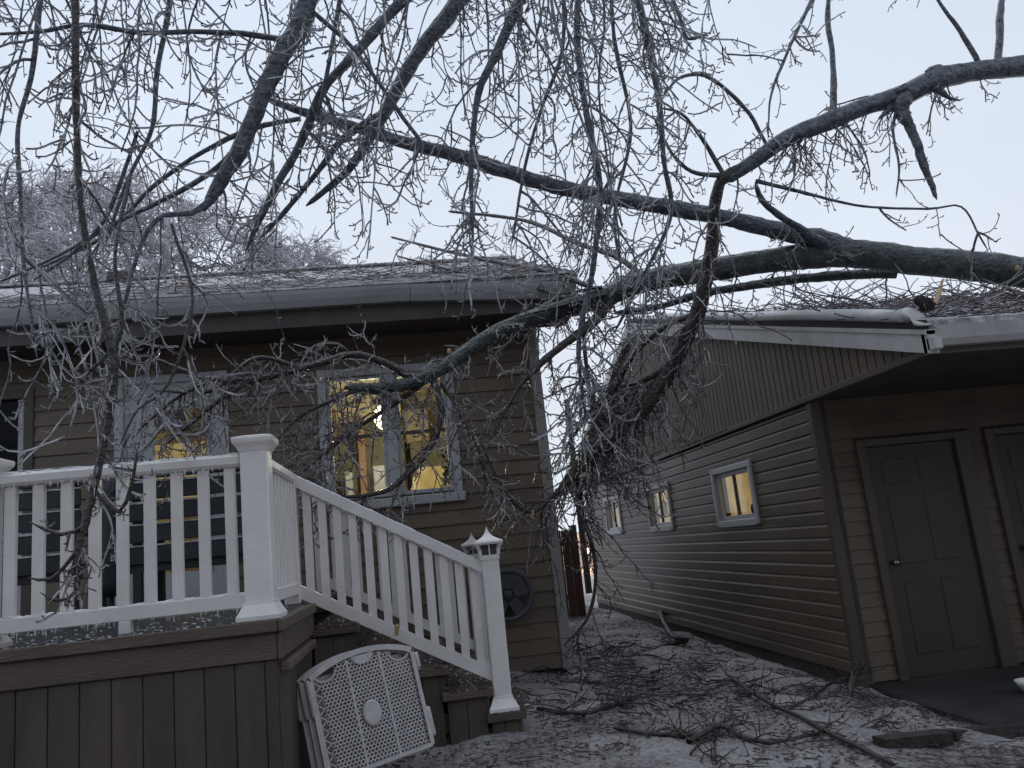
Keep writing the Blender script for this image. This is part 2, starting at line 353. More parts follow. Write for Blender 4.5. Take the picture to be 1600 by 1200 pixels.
# ------------------------------------------------------------------ ground
def build_ground():
    xs = np.concatenate([[-400, -150, -60, -25, -12], np.arange(-6, 9.01, .1), [12, 25, 60, 150, 400]])
    ys = np.concatenate([[-300, -60, -15, -3], np.arange(1, 20.01, .1), [24, 30, 45, 80, 160, 500]])
    X, Y = np.meshgrid(xs, ys); Z = gz(X)
    rg = np.random.default_rng(3)
    for k in range(40):
        fx, fy = rg.normal(0, 5.5, 2); Z += .0045*np.sin(fx*X+fy*Y+rg.random()*6)
    V = np.stack([X, Y, Z], -1).reshape(-1, 3); nx, ny = len(xs), len(ys)
    i = np.arange(nx*ny).reshape(ny, nx); F = np.stack([i[:-1, :-1], i[:-1, 1:], i[1:, 1:], i[1:, :-1]], -1).reshape(-1, 4)
    me = bpy.data.meshes.new('ground'); me.from_pydata(V.tolist(), [], F.tolist()); me.update()
    me.polygons.foreach_set('use_smooth', [True]*len(me.polygons))
    m = bpy.data.materials.new('icy_litter'); m.use_nodes = True; nt = m.node_tree; b = nt.nodes['Principled BSDF']
    geo = nt.nodes.new('ShaderNodeNewGeometry')
    def noise(sc, de=6, ro=.6):
        n = nt.nodes.new('ShaderNodeTexNoise'); n.inputs['Scale'].default_value = sc; n.inputs['Detail'].default_value = de; n.inputs['Roughness'].default_value = ro
        nt.links.new(geo.outputs['Position'], n.inputs['Vector']); return n
    def ramp(src, p0, p1, c0, c1):
        r = nt.nodes.new('ShaderNodeValToRGB'); r.color_ramp.elements[0].position = p0; r.color_ramp.elements[1].position = p1
        r.color_ramp.elements[0].color = c0; r.color_ramp.elements[1].color = c1; nt.links.new(src, r.inputs[0]); return r
    n1 = noise(26, 10, .82); n2 = noise(.9, 4); n3 = noise(45, 4)
    add = nt.nodes.new('ShaderNodeMath'); add.operation = 'MULTIPLY_ADD'; add.inputs[1].default_value = .55; nt.links.new(n2.outputs['Fac'], add.inputs[0]); nt.links.new(n1.outputs['Fac'], add.inputs[2])
    r1 = ramp(add.outputs[0], .61, .85, (.030, .023, .020, 1), (.50, .475, .48, 1))
    r3 = ramp(n3.outputs['Fac'], .35, .7, (.75, .73, .73, 1), (1.1, 1.1, 1.12, 1))
    mx = nt.nodes.new('ShaderNodeMix'); mx.data_type = 'RGBA'; mx.blend_type = 'MULTIPLY'; mx.inputs[0].default_value = 1
    nt.links.new(r1.outputs[0], mx.inputs[6]); nt.links.new(r3.outputs[0], mx.inputs[7]); nt.links.new(mx.outputs[2], b.inputs['Base Color'])
    bp = nt.nodes.new('ShaderNodeBump'); bp.inputs['Strength'].default_value = .9; bp.inputs['Distance'].default_value = .03
    nt.links.new(n1.outputs['Fac'], bp.inputs['Height']); nt.links.new(bp.outputs[0], b.inputs['Normal'])
    b.inputs['Roughness'].default_value = .55; b.inputs['Specular IOR Level'].default_value = .35
    me.materials.append(m); o = bpy.data.objects.new('ground', me); COL.objects.link(o); tag(o, kind='structure')
build_ground()

# ------------------------------------------------------------------ lap siding with openings
def lap_wall(parent, matname, axis, u0, u1, z0, z1, h, face, sign, openings, lip=.02, groove=False, name='siding_board', inner=.004):
    """boards run along axis (0 = x, 1 = y); face = plane position, sign = outward direction"""
    nb = int(math.ceil((z1-z0)/h-1e-6))
    for k in range(nb):
        a = z0+k*h; b = min(a+h, z1)
        cuts = {a, b}
        for (p, q, r, s) in openings:
            for zz in (r, s):
                if a+.004 < zz < b-.004: cuts.add(zz)
        cuts = sorted(cuts)
        for c0, c1 in zip(cuts[:-1], cuts[1:]):
            spans = [(u0, u1)]
            for (p, q, r, s) in openings:
                if r < (c0+c1)/2 < s:
                    ns = []
                    for (e, g) in spans:
                        if q <= e or p >= g: ns.append((e, g)); continue
                        if p > e: ns.append((e, p))
                        if q < g: ns.append((q, g))
                    spans = ns
            def th(z):
                t = (z-a)/h
                if groove: return lip if t < .72 else lip*(1-(t-.72)/.28*.85)
                return lip*(1-t)+inner*t
            zz = [c0]+([a+.72*h] if groove and c0 < a+.72*h < c1 else [])+[c1-.0015]
            parts_ = []
            for (e, g) in spans:
                while g-e > 3.0:
                    c_ = e+random.uniform(1.2, 2.8); parts_.append((e, c_-.0015)); e = c_+.0015
                parts_.append((e, g))
            for (e, g) in parts_:
                jig = random.uniform(-.0012, .0012)
                prof = [(face, zz[0])]+[(face+sign*(th(z)+jig), z) for z in zz]+[(face, zz[-1])]
                MB().prism(prof, axis, e, g).build(name, matname, parent)
def slab_wall(axis, u0, u1, z0, z1, f0, f1, openings):
    """one mesh: wall slab with rectangular openings"""
    mb = MB(); us = sorted({u0, u1}|{o[0] for o in openings}|{o[1] for o in openings})
    for a, b in zip(us[:-1], us[1:]):
        zs = [(z0, z1)]
        for (p, q, r, s) in openings:
            if p <= a and q >= b:
                ns = []
                for (e, g) in zs:
                    if r > e: ns.append((e, min(r, g)))
                    if s < g: ns.append((max(s, e), g))
                zs = ns
        for (e, g) in zs:
            if axis == 0: mb.box(a, b, f0, f1, e, g)
            else: mb.box(f0, f1, a, b, e, g)
    return mb

# ------------------------------------------------------------------ house
HX = 1.36; HY = 8.0
house = thing('house', (-2, 9.5, 0), 'tan clapboard house with icy roof, lit windows and the fallen trunk across its eave', 'house')
WIN = (-.80, .39, 1.97, 3.20); DOOR = (-2.72, -1.83, 1.15, 3.27); SLI = (-5.4, -3.62, 1.15, 3.22)
ops = [WIN, DOOR, SLI]
slab_wall(0, -9, HX, .175, 3.66, HY, HY+.12, ops).build('wall', 'sheath', house)
MB().box(HX-.12, HX-.002, HY+.12, 14.4, .175, 3.66).build('wall', 'siding', house)
MB().box(-9, HX-.03, HY+.03, 14.4, -.3, .175).build('foundation', 'foundation', house)
lap_wall(house, 'siding', 0, -9, HX-.085, .185, 3.62, .145, HY, -1, [(o[0]-.09, o[1]+.09, o[2]-.09, o[3]+.09) for o in ops])
MB().bbox(HX-.085, HX+.02, HY-.034, HY, .16, 3.64, .008).build('corner_trim', 'trim', house)
# eave: soffit, fascia, roof, gutter that sags where the trunk came down
EY, EZ, RY, RZ = 7.36, 3.93, 11.2, 5.52
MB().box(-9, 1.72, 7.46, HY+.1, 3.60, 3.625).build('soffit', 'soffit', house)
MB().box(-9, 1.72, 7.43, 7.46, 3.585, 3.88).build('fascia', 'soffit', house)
def slope_z(y): return EZ+(y-EY)*(RZ-EZ)/(RY-EY)
MB().prism([(EY, EZ-.06), (EY, EZ), (RY, RZ), (2*RY-EY, EZ), (2*RY-EY, EZ-.06), (RY, RZ-.12)], 0, -9, 1.74).build('roof', 'shingle', house)
for k in range(10):      # nearest shingle courses, each a thin overlapping strip
    y0 = EY-.03+k*.16; z0 = slope_z(y0)
    MB().prism([(y0, z0+.004), (y0, z0+.016), (y0+.17, slope_z(y0+.17)+.006), (y0+.17, slope_z(y0+.17)+.002)], 0, -9, 1.755).build('shingle_course', 'shingle', house)
def gutter(mb, xa, xb, za, zb):
    def prof(z): return [(7.43, z-.02), (7.43, z-.15), (7.36, z-.15), (7.325, z-.09), (7.305, z-.035), (7.30, z), (7.312, z), (7.32, z-.035), (7.34, z-.08), (7.37, z-.135), (7.418, z-.135), (7.418, z-.02)]
    A = [(xa, y, z) for y, z in prof(za)]; B = [(xb, y, z) for y, z in prof(zb)]; mb.loft([A, B])
g = MB(); gutter(g, -9, .1, 3.905, 3.905); g.build('gutter', 'gutter_metal', house)
g = MB(); gutter(g, .105, 1.70, 3.90, 3.83); g.build('gutter', 'gutter_metal', house)
o = MB().box(-9, 1.0, 7.33, 7.42, 3.86, 3.885).build('gutter_ice', 'snow', house)
for k in range(7):       # torn orange sheathing boards under the broken rake
    y0 = 7.46+k*.105; a = random.uniform(-.03, .05)
    MB().add([(1.385, y0, 3.60+.02*k), (1.76+a, y0, 3.63+a+.02*k), (1.76+a, y0+.092, 3.64+a+.02*k), (1.385, y0+.092, 3.61+.02*k),
              (1.385, y0, 3.62+.02*k), (1.76+a, y0, 3.65+a+.02*k), (1.76+a, y0+.092, 3.66+a+.02*k), (1.385, y0+.092, 3.63+.02*k)],
             [(0,3,2,1),(4,5,6,7),(0,1,5,4),(1,2,6,5),(2,3,7,6),(3,0,4,7)]).build('torn_board', 'torn_wood', house)
for k in range(9):
    y0 = 7.36+k*.17; z0 = slope_z(y0)
    MB().prism([(y0, z0-.13), (y0+.155, z0-.075), (y0+.155, z0-.055), (y0, z0-.11)], 0, 1.40, 1.72+random.uniform(-.02, .03)).build('torn_board', 'torn_wood', house)
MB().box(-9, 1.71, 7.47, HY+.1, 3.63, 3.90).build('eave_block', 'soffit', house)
MB().prism([(HY, 3.661), (14.3, 3.661), (11.2, 5.34), (HY, 4.06)], 0, HX-.1, HX-.004).build('gable_end', 'siding', house)
# ridge vents
for x in (-3.95,):
    MB().bbox(x, x+.3, 10.95, 11.25, 5.45, 5.60, .02).build('roof_vent', 'soffit', house)
MB().bbox(-9, 1.74, 11.1, 11.3, 5.52, 5.55, .01).build('ridge_cap', 'shingle', house)

def casing(parent, o, y, w=.075, d=.03, m='frame_white', sill=True, name='window'):
    p = MB().bbox(o[0]-w, o[0], y-d, y+.1, o[2]-w*.2, o[3]+w, .006)
    p.bbox(o[1], o[1]+w, y-d, y+.1, o[2]-w*.2, o[3]+w, .006)
    p.bbox(o[0]-.001, o[1]+.001, y-d+.002, y+.1, o[3], o[3]+w-.002, .006)
    f = p.build(name, m, parent)
    if sill: MB().bbox(o[0]-w-.02, o[1]+w+.02, y-d-.03, y+.1, o[2]-.11, o[2]-w*.2-.002, .008).build('sill', m, f)
    return f
# lit twin casement
wf = casing(house, WIN, HY, .085)
xm = (WIN[0]+WIN[1])/2+.02
mid = MB().bbox(xm-.055, xm+.055, HY-.02, HY+.09, WIN[2], WIN[3], .006).build('mullion', 'frame_white', wf)
for a, b in ((WIN[0], xm-.055), (xm+.055, WIN[1])):
    s = MB()
    s.bbox(a, a+.035, HY+.01, HY+.06, WIN[2], WIN[3], .004); s.bbox(b-.035, b, HY+.01, HY+.06, WIN[2], WIN[3], .004)
    s.bbox(a+.034, b-.034, HY+.012, HY+.058, WIN[2], WIN[2]+.04, .004); s.bbox(a+.034, b-.034, HY+.012, HY+.058, WIN[3]-.035, WIN[3], .004)
    s.build('sash', 'frame_white', wf)
    MB().bbox(a+.03, b-.03, HY+.02, HY+.055, WIN[2]+.60, WIN[2]+.635, .003).build('meeting_rail', 'taupe_trim', wf)
    MB().box(a+.03, b-.03, HY+.034, HY+.040, WIN[2]+.03, WIN[3]-.03).build('pane', 'pane', wf)
for (a, b, z) in ((WIN[0]+.035, xm-.09, 3.09), ):
    for xx in (WIN[0]+.14,):
        MB().box(xx-.006, xx+.006, HY+.026, HY+.033, WIN[2]+.64, WIN[3]-.035).build('muntin', 'taupe_trim', wf)
    for zz in (2.86, 3.02):
        MB().box(WIN[0]+.034, WIN[0]+.14, HY+.026, HY+.033, zz-.006, zz+.006).build('muntin', 'taupe_trim', wf)
# entry door with lit glass
df = casing(house, DOOR, HY, .085, sill=False, name='door')
gx0, gx1 = -2.46, -1.95
d = MB(); d.box(DOOR[0], gx0, HY+.0, HY+.05, DOOR[2], DOOR[3]); d.box(gx1, DOOR[1], HY+.0, HY+.05, DOOR[2], DOOR[3])
d.box(gx0, gx1, HY, HY+.05, DOOR[2], 1.45); d.box(gx0, gx1, HY, HY+.05, 3.0, DOOR[3]); d.build('door_leaf', 'frame_white', df)
MB().box(gx0-.004, gx1+.004, HY+.02, HY+.03, 1.44, 3.01).build('pane', 'pane', df)
MB().box(gx0+.02, gx0+.27, HY-.004, HY+.016, 2.86, 2.99).build('door_blind', 'taupe_trim', df)
for xx in (-2.46, -1.95): MB().bbox(xx-.018, xx+.018, HY-.012, HY+.0, 1.43, 3.02, .004).build('glass_bead', 'frame_white', df)
MB().lathe((-1.90, HY-.05, 2.12), [(.012, .05), (.012, .02), (.03, .01), (.03, -.02), (.012, -.03)], 12, 1).build('door_knob', 'brass', df, True)
# dark patio slider at the far left
sf = casing(house, SLI, HY, .09, sill=False, name='patio_door', m='taupe_trim')
MB().box(SLI[0], SLI[1], HY+.03, HY+.05, SLI[2], SLI[3]).build('pane', 'glass_dark', sf)
for xx in (SLI[0]+.03, (SLI[0]+SLI[1])/2, SLI[1]-.03): MB().bbox(xx-.03, xx+.03, HY+.0, HY+.06, SLI[2], SLI[3], .005).build('sash', 'frame_white', sf)
# lit room behind the window
room = MB(); room.box(-3.2, 1.1, 11.0, 11.05, 1.0, 3.6); room.build('interior_wall', 'interior_tan', house)
MB().box(-3.25, -3.2, 8.14, 11, 1.0, 3.6).build('interior_wall', 'interior_cream', house)
MB().box(1.1, 1.15, 8.14, 11, 1.0, 3.6).build('interior_wall', 'interior_cream', house)
MB().box(-3.2, 1.1, 8.14, 11, 1.0, 1.1).build('interior_floor', 'interior_wood', house)
MB().box(-3.2, 1.1, 8.14, 11, 3.52, 3.58).build('interior_ceiling', 'interior_cream', house)
MB().bbox(-1.15, -.10, 10.55, 10.98, 3.10, 3.51, .01).build('wall_cabinet', 'interior_cream', house)
def room_box(x0, y0, x1, y1, Y, d, nm, m, floor=1.1):
    a = at(x0, y0, Y); b = at(x1, y1, Y); return MB().bbox(a[0], b[0], Y, Y+d, floor if y1 > 790 else b[2], a[2], .012).build(nm, m, house)
room_box(470, 668, 640, 800, 10.4, .5, 'base_cabinet', 'olive_cabinet')
room_box(640, 690, 760, 800, 10.4, .5, 'base_cabinet', 'olive_cabinet')
room_box(556, 655, 578, 800, 10.2, .1, 'door_jamb', 'interior_wood')
room_box(538, 737, 554, 800, 9.9, .3, 'white_carton', 'interior_white')
room_box(582, 728, 606, 800, 9.9, .3, 'white_carton', 'interior_white')
room_box(500, 640, 528, 700, 10.3, .05, 'picture_board', 'interior_wood')
room_box(628, 640, 672, 690, 10.6, .3, 'wall_cupboard', 'interior_tan')
room_box(520, 585, 570, 622, 10.2, .5, 'wall_cabinet', 'interior_cream')
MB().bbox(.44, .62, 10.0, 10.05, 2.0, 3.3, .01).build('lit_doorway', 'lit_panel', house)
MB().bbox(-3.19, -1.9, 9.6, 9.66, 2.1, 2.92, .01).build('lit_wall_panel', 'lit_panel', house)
tl = thing('table_lamp', (.18, 8.75, 1.75), 'yellow glowing table lamp inside the right half of the lit house window', 'lamp')
MB().lathe((.18, 8.75, 1.75), [(.09, 0), (.09, .02), (.03, .04), (.05, .12), (.02, .2)], 14).build('lamp_base', 'interior_wood', tl, True)
MB().lathe((.18, 8.75, 1.93), [(.235, 0), (.23, .08), (.19, .26), (.13, .36), (.1, .36), (.2, .02)], 18).build('lamp_shade', 'shade_glow', tl, True)
pl = thing('house_plant', (.40, 8.5, 1.9), 'dark leafy plant beside the glowing lamp in the house window', 'plant')
pm = MB()
for k in range(110):
    c = np.array([.40+random.gauss(0, .05), 8.5+random.gauss(0, .05), 2.22+random.gauss(0, .13)]); a = unit(rng.standard_normal(3))*.05; b2 = unit(rng.standard_normal(3))*.025
    pm.add([c-a, c+b2, c+a, c-b2], [(0, 1, 2, 3)])
pm.build('leaves', 'plant_green', pl)
MB().lathe((.40, 8.5, 1.86), [(.07, 0), (.09, .16), (.08, .16)], 12).build('pot', 'interior_wood', pl, True)
MB().box(-.9, .8, 8.3, 9.0, 1.70, 1.74).build('interior_shelf', 'interior_wood', house)
ld = thing('ceiling_lamp', (-.30, 8.9, 3.4), 'bright bare lamp shining behind the middle of the lit house window', 'lamp')
MB().lathe((-.30, 8.9, 2.80), [(.02, -.02), (.07, .03), (.095, .11), (.07, .19), (.03, .24)], 16).build('bulb', 'lamp_glow', ld, True)
MB().lathe((-.30, 8.9, 3.04), [(.035, 0), (.035, .08), (.008, .1), (.008, .47)], 10).build('lamp_cord', 'black_rubber', ld)
pd = bpy.data.lights.new('room_light', 'POINT'); pd.energy = 46; pd.color = (1, .90, .66); pd.shadow_soft_size = .1
po = bpy.data.objects.new('room_light', pd); COL.objects.link(po); po.location = (-.35, 8.9, 2.62); par(po, ld)

# hose reel on the wall
hr = thing('hose_reel', (.84, HY-.02, .92), 'round grey hose reel hung on the house wall behind the stair newel', 'hose reel')
cx, cz = .80, .92
MB().lathe((cx, HY-.20, cz), [(.245, 0), (.25, .015), (.245, .03), (.205, .03), (.205, 0)], 28, 1, True).build('rim', 'reel', hr, True)
MB().lathe((cx, HY-.16, cz), [(.08, -.02), (.08, .13), (.05, .13)], 20, 1).build('drum', 'reel', hr, True)
for k in range(5):
    a = k*2*math.pi/5+.3; ca, sa = math.cos(a), math.sin(a); u = np.array([ca, 0, sa]); v = np.array([-sa, 0, ca])
    c0 = np.array([cx, HY-.19, cz])
    P = [c0+u*.06-v*.045, c0+u*.225-v*.07, c0+u*.225+v*.07, c0+u*.06+v*.045]
    MB().loft([P, [p+np.array([0, .018, 0]) for p in P]]).build('spoke', 'reel', hr)
MB().lathe((cx, HY-.045, cz), [(.20, 0), (.21, .01), (.2, .02)], 26, 1).build('back_plate', 'soffit', hr, True)

# ------------------------------------------------------------------ deck, stairs, railings
deck = thing('deck', (-1.8, 6, .2), 'dark taupe boarded deck with a flight of side steps and white railing', 'deck')
DX, DY, DZ = -.715, 4.2, 1.152
nrow = int((8.0-DY)/.142)
for k in range(nrow):
    y0 = DY+.0+k*.142
    MB().bbox(-6, DX if k else DX, y0+.002, y0+.139, DZ-.030, DZ, .004).build('deck_plank', 'wet_plank', deck)
MB().bbox(-6, DX-.0, DY-.028, DY, DZ-.058, DZ+.001, .005).build('edge_board', 'deck_board', deck)
MB().bbox(-6, DX-.012, DY+.0, DY+.03, DZ-.19, DZ-.060, .005).build('fascia_board', 'deck_board', deck)
MB().bbox(DX+.0015, DX+.030, DY-.028, 5.43, DZ-.058, DZ+.001, .005).build('edge_board', 'deck_board', deck)
MB().bbox(DX-.01, DX+.012, DY+.0, 5.43, DZ-.19, DZ-.060, .005).build('fascia_board', 'deck_board', deck)
MB().bbox(DX-.012, DX+.04, DY+.06, 5.3, DZ-.255, DZ-.21, .005).build('cleat', 'deck_board', deck)
x = DX-.045
xx = DX-.02
MB().bbox(xx-.055, xx, DY+.016, DY+.045, -.1, DZ-.192, .004).build('skirt_board', 'skirt_board', deck)
x = xx-.058
while x > -5.5:
    MB().bbox(x-.139, x, DY+.018+random.uniform(-.002, .002), DY+.04, -.1, DZ-.192, .004).build('skirt_board', 'skirt_board', deck); x -= .1425
y = DY+.045
while y < 5.4:
    MB().bbox(DX-.035, DX-.012, y, min(y+.139, 5.45), -.1, DZ-.192, .004).build('skirt_board', 'skirt_board', deck); y += .1425
MB().box(-6, DX-.05, DY+.06, 7.95, -.1, DZ-.2).build('deck_core', 'sheath', deck)
# steps: five treads running down to the right, boarded sides towards the camera
SY0, SY1 = 5.45, 7.25
tx = DX+.03; run = .272
for k in range(5):
    z = .995-.1625*k; xa = DX-.02+k*run-.01; xb = DX+(k+1)*run+.025
    if k == 4: xb = .60
    MB().bbox(xa if k else DX-.01, xb, SY0-.03, SY1, z-.055, z, .006).build('tread', 'deck_board', deck)
    xr = xb-.03
    MB().box(xr-.02, xr, SY0, SY1-.05, z-.22, z-.056).build('riser', 'skirt_board', deck)
    xs0 = DX+k*run+.0; w = (xr-.02-xs0)
    for j in range(2):
        MB().bbox(xs0+j*w/2+.001, xs0+(j+1)*w/2-.002, SY0+.0, SY0+.022, -.05, z-.057, .003).build('skirt_board', 'skirt_board', deck)
MB().box(DX-.0, .52, SY0+.03, SY1-.06, -.1, .25).build('stair_core', 'sheath', deck)
for k in range(4): MB().box(DX, DX+(k+1)*run-.03, SY0+.03, SY1-.06, .25+(3-k)*.1625-.02, .25+(4-k)*.1625-.04).build('stair_core', 'sheath', deck)

def post(parent, cx, cy, z0, z1, w=.13, plinth=True, name='post'):
    p = MB().bbox(cx-w/2, cx+w/2, cy-w/2, cy+w/2, z0, z1, .008).build(name, 'vinyl', parent)
    if plinth:
        h = w/2
        def ring(e, z): return [(cx-h-e, cy-h-e, z), (cx+h+e, cy-h-e, z), (cx+h+e, cy+h+e, z), (cx-h-e, cy+h+e, z)]
        MB().loft([ring(.038, z0), ring(.038, z0+.02), ring(.026, z0+.04), ring(.008, z0+.075), ring(.006, z0+.09)]).build('plinth', 'vinyl', p)
    return p
def flat_cap(p, cx, cy, z, w):
    h = w/2
    def ring(e, zz): return [(cx-h-e, cy-h-e, z+zz), (cx+h+e, cy-h-e, z+zz), (cx+h+e, cy+h+e, z+zz), (cx-h-e, cy+h+e, z+zz)]
    MB().loft([ring(.003, -.045), ring(.012, -.025), ring(.03, 0), ring(.034, .018), ring(.03, .03), ring(-.02, .042)]).build('cap', 'vinyl', p)
def lantern_cap(p, cx, cy, z, w):
    h = w/2
    def ring(e, zz): return [(cx+sx*(h+e), cy+sy*(h+e), z+zz) for sx, sy in ((-1, -1), (1, -1), (1, 1), (-1, 1))]
    MB().loft([ring(.004, -.02), ring(.006, 0), ring(.004, .012)]).build('cap_base', 'vinyl', p)
    MB().loft([ring(-.012, .01), ring(-.010, .085)]).build('cap_lens', 'reel', p)
    for sx in (-1, 1):
        for sy in (-1, 1):
            a = np.array([cx+sx*h, cy+sy*h, z+.008]); b = np.array([cx+sx*(h+.026), cy+sy*(h+.026), z+.088]); m2 = (a+b)/2+np.array([-sx*.008, -sy*.008, .004])
            def sq(c, r): return [(c[0]-r, c[1]-r, c[2]), (c[0]+r, c[1]-r, c[2]), (c[0]+r, c[1]+r, c[2]), (c[0]-r, c[1]+r, c[2])]
            MB().loft([sq(a, .009), sq(m2, .009), sq(b, .010)]).build('cap_strut', 'vinyl', p)
    for dx, dy in ((0, -1), (1, 0), (-1, 0), (0, 1)):
        c = np.array([cx+dx*(h+.004), cy+dy*(h+.004)])
        MB().box(c[0]-.004, c[0]+.004, c[1]-.004, c[1]+.004, z+.01, z+.09).build('cap_strut', 'vinyl', p)
    MB().loft([ring(.030, .082), ring(.037, .094), ring(.034, .104), ring(.008, .116), ring(-.022, .134), ring(-.042, .155), ring(-.052, .18), ring(-.0595, .205)]).build('cap_roof', 'vinyl', p)

rail = thing('deck_railing', (-1.4, 4.33, DZ), 'white vinyl deck railing with square corner post and flat cap, front of the deck', 'railing')
PX, PY = -.815, 4.335
p = post(rail, PX, PY, DZ+.002, 2.035, .14); flat_cap(p, PX, PY, 2.05, .14)
p = post(rail, -2.155, PY, DZ+.002, 2.035, .14); flat_cap(p, -2.155, PY, 2.05, .14)
p = post(rail, -4.4, PY, DZ+.002, 2.035, .14); flat_cap(p, -4.4, PY, 2.05, .14)
def level_rail(parent, a, b, zt, zb, axis, n, fixed):
    lo, hi = (a, b)
    def bx(e, g, w, z0, z1, bev, nm):
        if axis == 0: return MB().bbox(e, g, fixed-w/2, fixed+w/2, z0, z1, bev).build(nm, 'vinyl', parent)
        return MB().bbox(fixed-w/2, fixed+w/2, e, g, z0, z1, bev).build(nm, 'vinyl', parent)
    bx(lo, hi, .085, zt-.065, zt, .016, 'top_rail'); bx(lo, hi, .055, zb, zb+.075, .006, 'bottom_rail')
    first = None
    for k in range(n):
        c = lo+(k+.5)*(hi-lo)/n
        if first is None: first = bx(c-.027, c+.027, .038, zb+.074, zt-.064, .004, 'baluster'); c0 = c
        else:
            o = first.copy(); COL.objects.link(o); o.location = first.location+Vector(((c-c0) if axis == 0 else 0, (c-c0) if axis == 1 else 0, 0))
ZT, ZB = 2.0, 1.215
level_rail(rail, -2.085, -.885, ZT, ZB, 0, 9, PY)
level_rail(rail, -4.33, -2.225, ZT, ZB, 0, 16, PY)
MB().bbox(-1.50, -1.445, PY-.03, PY+.03, DZ+.001, ZB+.002, .004).build('support_foot', 'vinyl', rail)
MB().bbox(-3.3, -3.245, PY-.03, PY+.03, DZ+.001, ZB+.002, .004).build('support_foot', 'vinyl', rail)
level_rail(rail, PY+.07, 5.46, ZT, ZB, 1, 9, PX)

def stair_rail(label, y, zoff=0, cap=True, grp='stair railings'):
    r = thing('stair_railing', (-.1, y, .35), label, 'railing', grp)
    xa, xb = -.80, .405; NX = .462
    post(r, -.835, y, DZ+.001, 2.0, .10, False)
    za, zb = 1.955, 1.262; wa, wb = 1.235, .575
    MB().sloped((xa, y, za), (xb, y, zb), .085, .075).build('top_rail', 'vinyl', r)
    MB().sloped((xa, y, wa), (xb, y, wb), .055, .085).build('bottom_rail', 'vinyl', r)
    n = 12; w = .026
    for k in range(n):
        c = xa+.03+(k+.5)*(xb-xa-.04)/n; f = (c-xa)/(xb-xa); t = za+(zb-za)*f-.03; b = wa+(wb-wa)*f+.03; sl = (zb-za)/(xb-xa); s2 = (wb-wa)/(xb-xa)
        MB().add([(c-w, y-.019, b-w*s2), (c+w, y-.019, b+w*s2), (c+w, y+.019, b+w*s2), (c-w, y+.019, b-w*s2), (c-w, y-.019, t-w*sl), (c+w, y-.019, t+w*sl), (c+w, y+.019, t+w*sl), (c-w, y+.019, t-w*sl)],
                 [(0,3,2,1),(4,5,6,7),(0,1,5,4),(1,2,6,5),(2,3,7,6),(3,0,4,7)]).build('baluster', 'vinyl', r)
    p = post(r, NX, y, .347, 1.325, .118, True, 'newel_post'); lantern_cap(p, NX, y, 1.325, .118)
    return r
near_rail = stair_rail('white sloped stair railing nearest the camera with lantern-capped newel post', 5.52)
far_rail = stair_rail('white sloped stair railing on the house side, partly hidden behind the near one', 7.17)

def rail_ice(parent, a, b, z_of, y=None, x=None):
    n = 55; t = rng.random(n); P0 = np.stack([a[0]+(b[0]-a[0])*t, a[1]+(b[1]-a[1])*t, a[2]+(b[2]-a[2])*t], 1)+np.array([0, -.04, 0])*rng.uniform(.6, 1, (n, 1))
    L = rng.uniform(.006, .03, n)*rng.choice([.5, 1, 1.4], n); e = P0.copy(); e[:, 2] -= L; m_ = P0.copy(); m_[:, 2] -= L*.4
    T = [(np.stack([P0+np.array([0, 0, .006]), m_, e], 1), np.stack([np.full(n, .0035), np.full(n, .0025), np.full(n, .0005)], 1))]
    k = 60; tt = np.linspace(0.01, .99, k); Q = np.stack([a[0]+(b[0]-a[0])*tt, a[1]+(b[1]-a[1])*tt, a[2]+(b[2]-a[2])*tt+z_of], 1)
    for o_ in (-.026, -.008, .012, .028): 
        q = Q.copy(); q[:, 1 if abs(b[0]-a[0]) > abs(b[1]-a[1]) else 0] += o_+rng.normal(0, .004, k); q[:, 2] += rng.normal(-.002, .002, k); T.append((q[None], rng.uniform(.002, .0065, (1, k))))
    tube_mesh('rail_ice', T, 'ice', parent, 5, kind='stuff')
rail_ice(rail, (-2.08, PY, ZT-.064), (-.89, PY, ZT-.064), .066); rail_ice(rail, (-2.08, PY+.01, ZB+.002), (-.89, PY+.01, ZB+.002), .074)
rail_ice(rail, (-4.3, PY, ZT-.064), (-2.24, PY, ZT-.064), .066)
for r_, y_ in ((near_rail, 5.52), (far_rail, 7.17)): rail_ice(r_, (-.79, y_, 1.955-.04), (.40, y_, 1.262-.04), .079)
# snow and litter lying on treads and deck edge
def speckle(name, n, fn, label, matname='snow', smin=.008, smax=.03, flat=.35, cat='snow'):
    V, F = [], []
    for k in range(n):
        c, up = fn(); s = random.uniform(smin, smax); b = len(V); m = random.choice((5, 6)); ph = random.random()*6
        for i in range(m): a = ph+i*2*math.pi/m; r = s*random.uniform(.6, 1.2); V.append((c[0]+r*math.cos(a), c[1]+r*math.sin(a), c[2]+up*(r*math.sin(a))))
        V.append((c[0], c[1], c[2]+s*flat)); F += [(b+i, b+(i+1) % m, b+m) for i in range(m)]
    me = bpy.data.meshes.new(name); me.from_pydata(V, [], F); me.update(); me.materials.append(MAT[matname])
    o = bpy.data.objects.new(name, me); COL.objects.link(o); return tag(o, label, cat, kind='stuff')
def on_treads():
    k = random.randrange(5); z = .995-.1625*k; xa = DX+k*run; 
    return (random.uniform(xa-.0, xa+run*1.0), SY0-.02+random.random()**1.5*1.6, z+.001), 0
speckle('snow_on_steps', 1500, on_treads, 'crusty snow and ice lying on the deck steps', 'snow', .005, .018)
def on_deck():
    return (random.uniform(-3.4, DX+.01), DY-.02+random.random()**2.2*1.6, DZ+.002), 0
speckle('snow_on_deck', 420, on_deck, 'frozen snow crumbs lying on the deck boards', 'snow', .004, .016)
speckle('leaf_litter_on_steps', 2600, on_treads, 'wet brown leaf litter lying on the deck steps', 'leaf', .01, .03, .5, 'leaves')

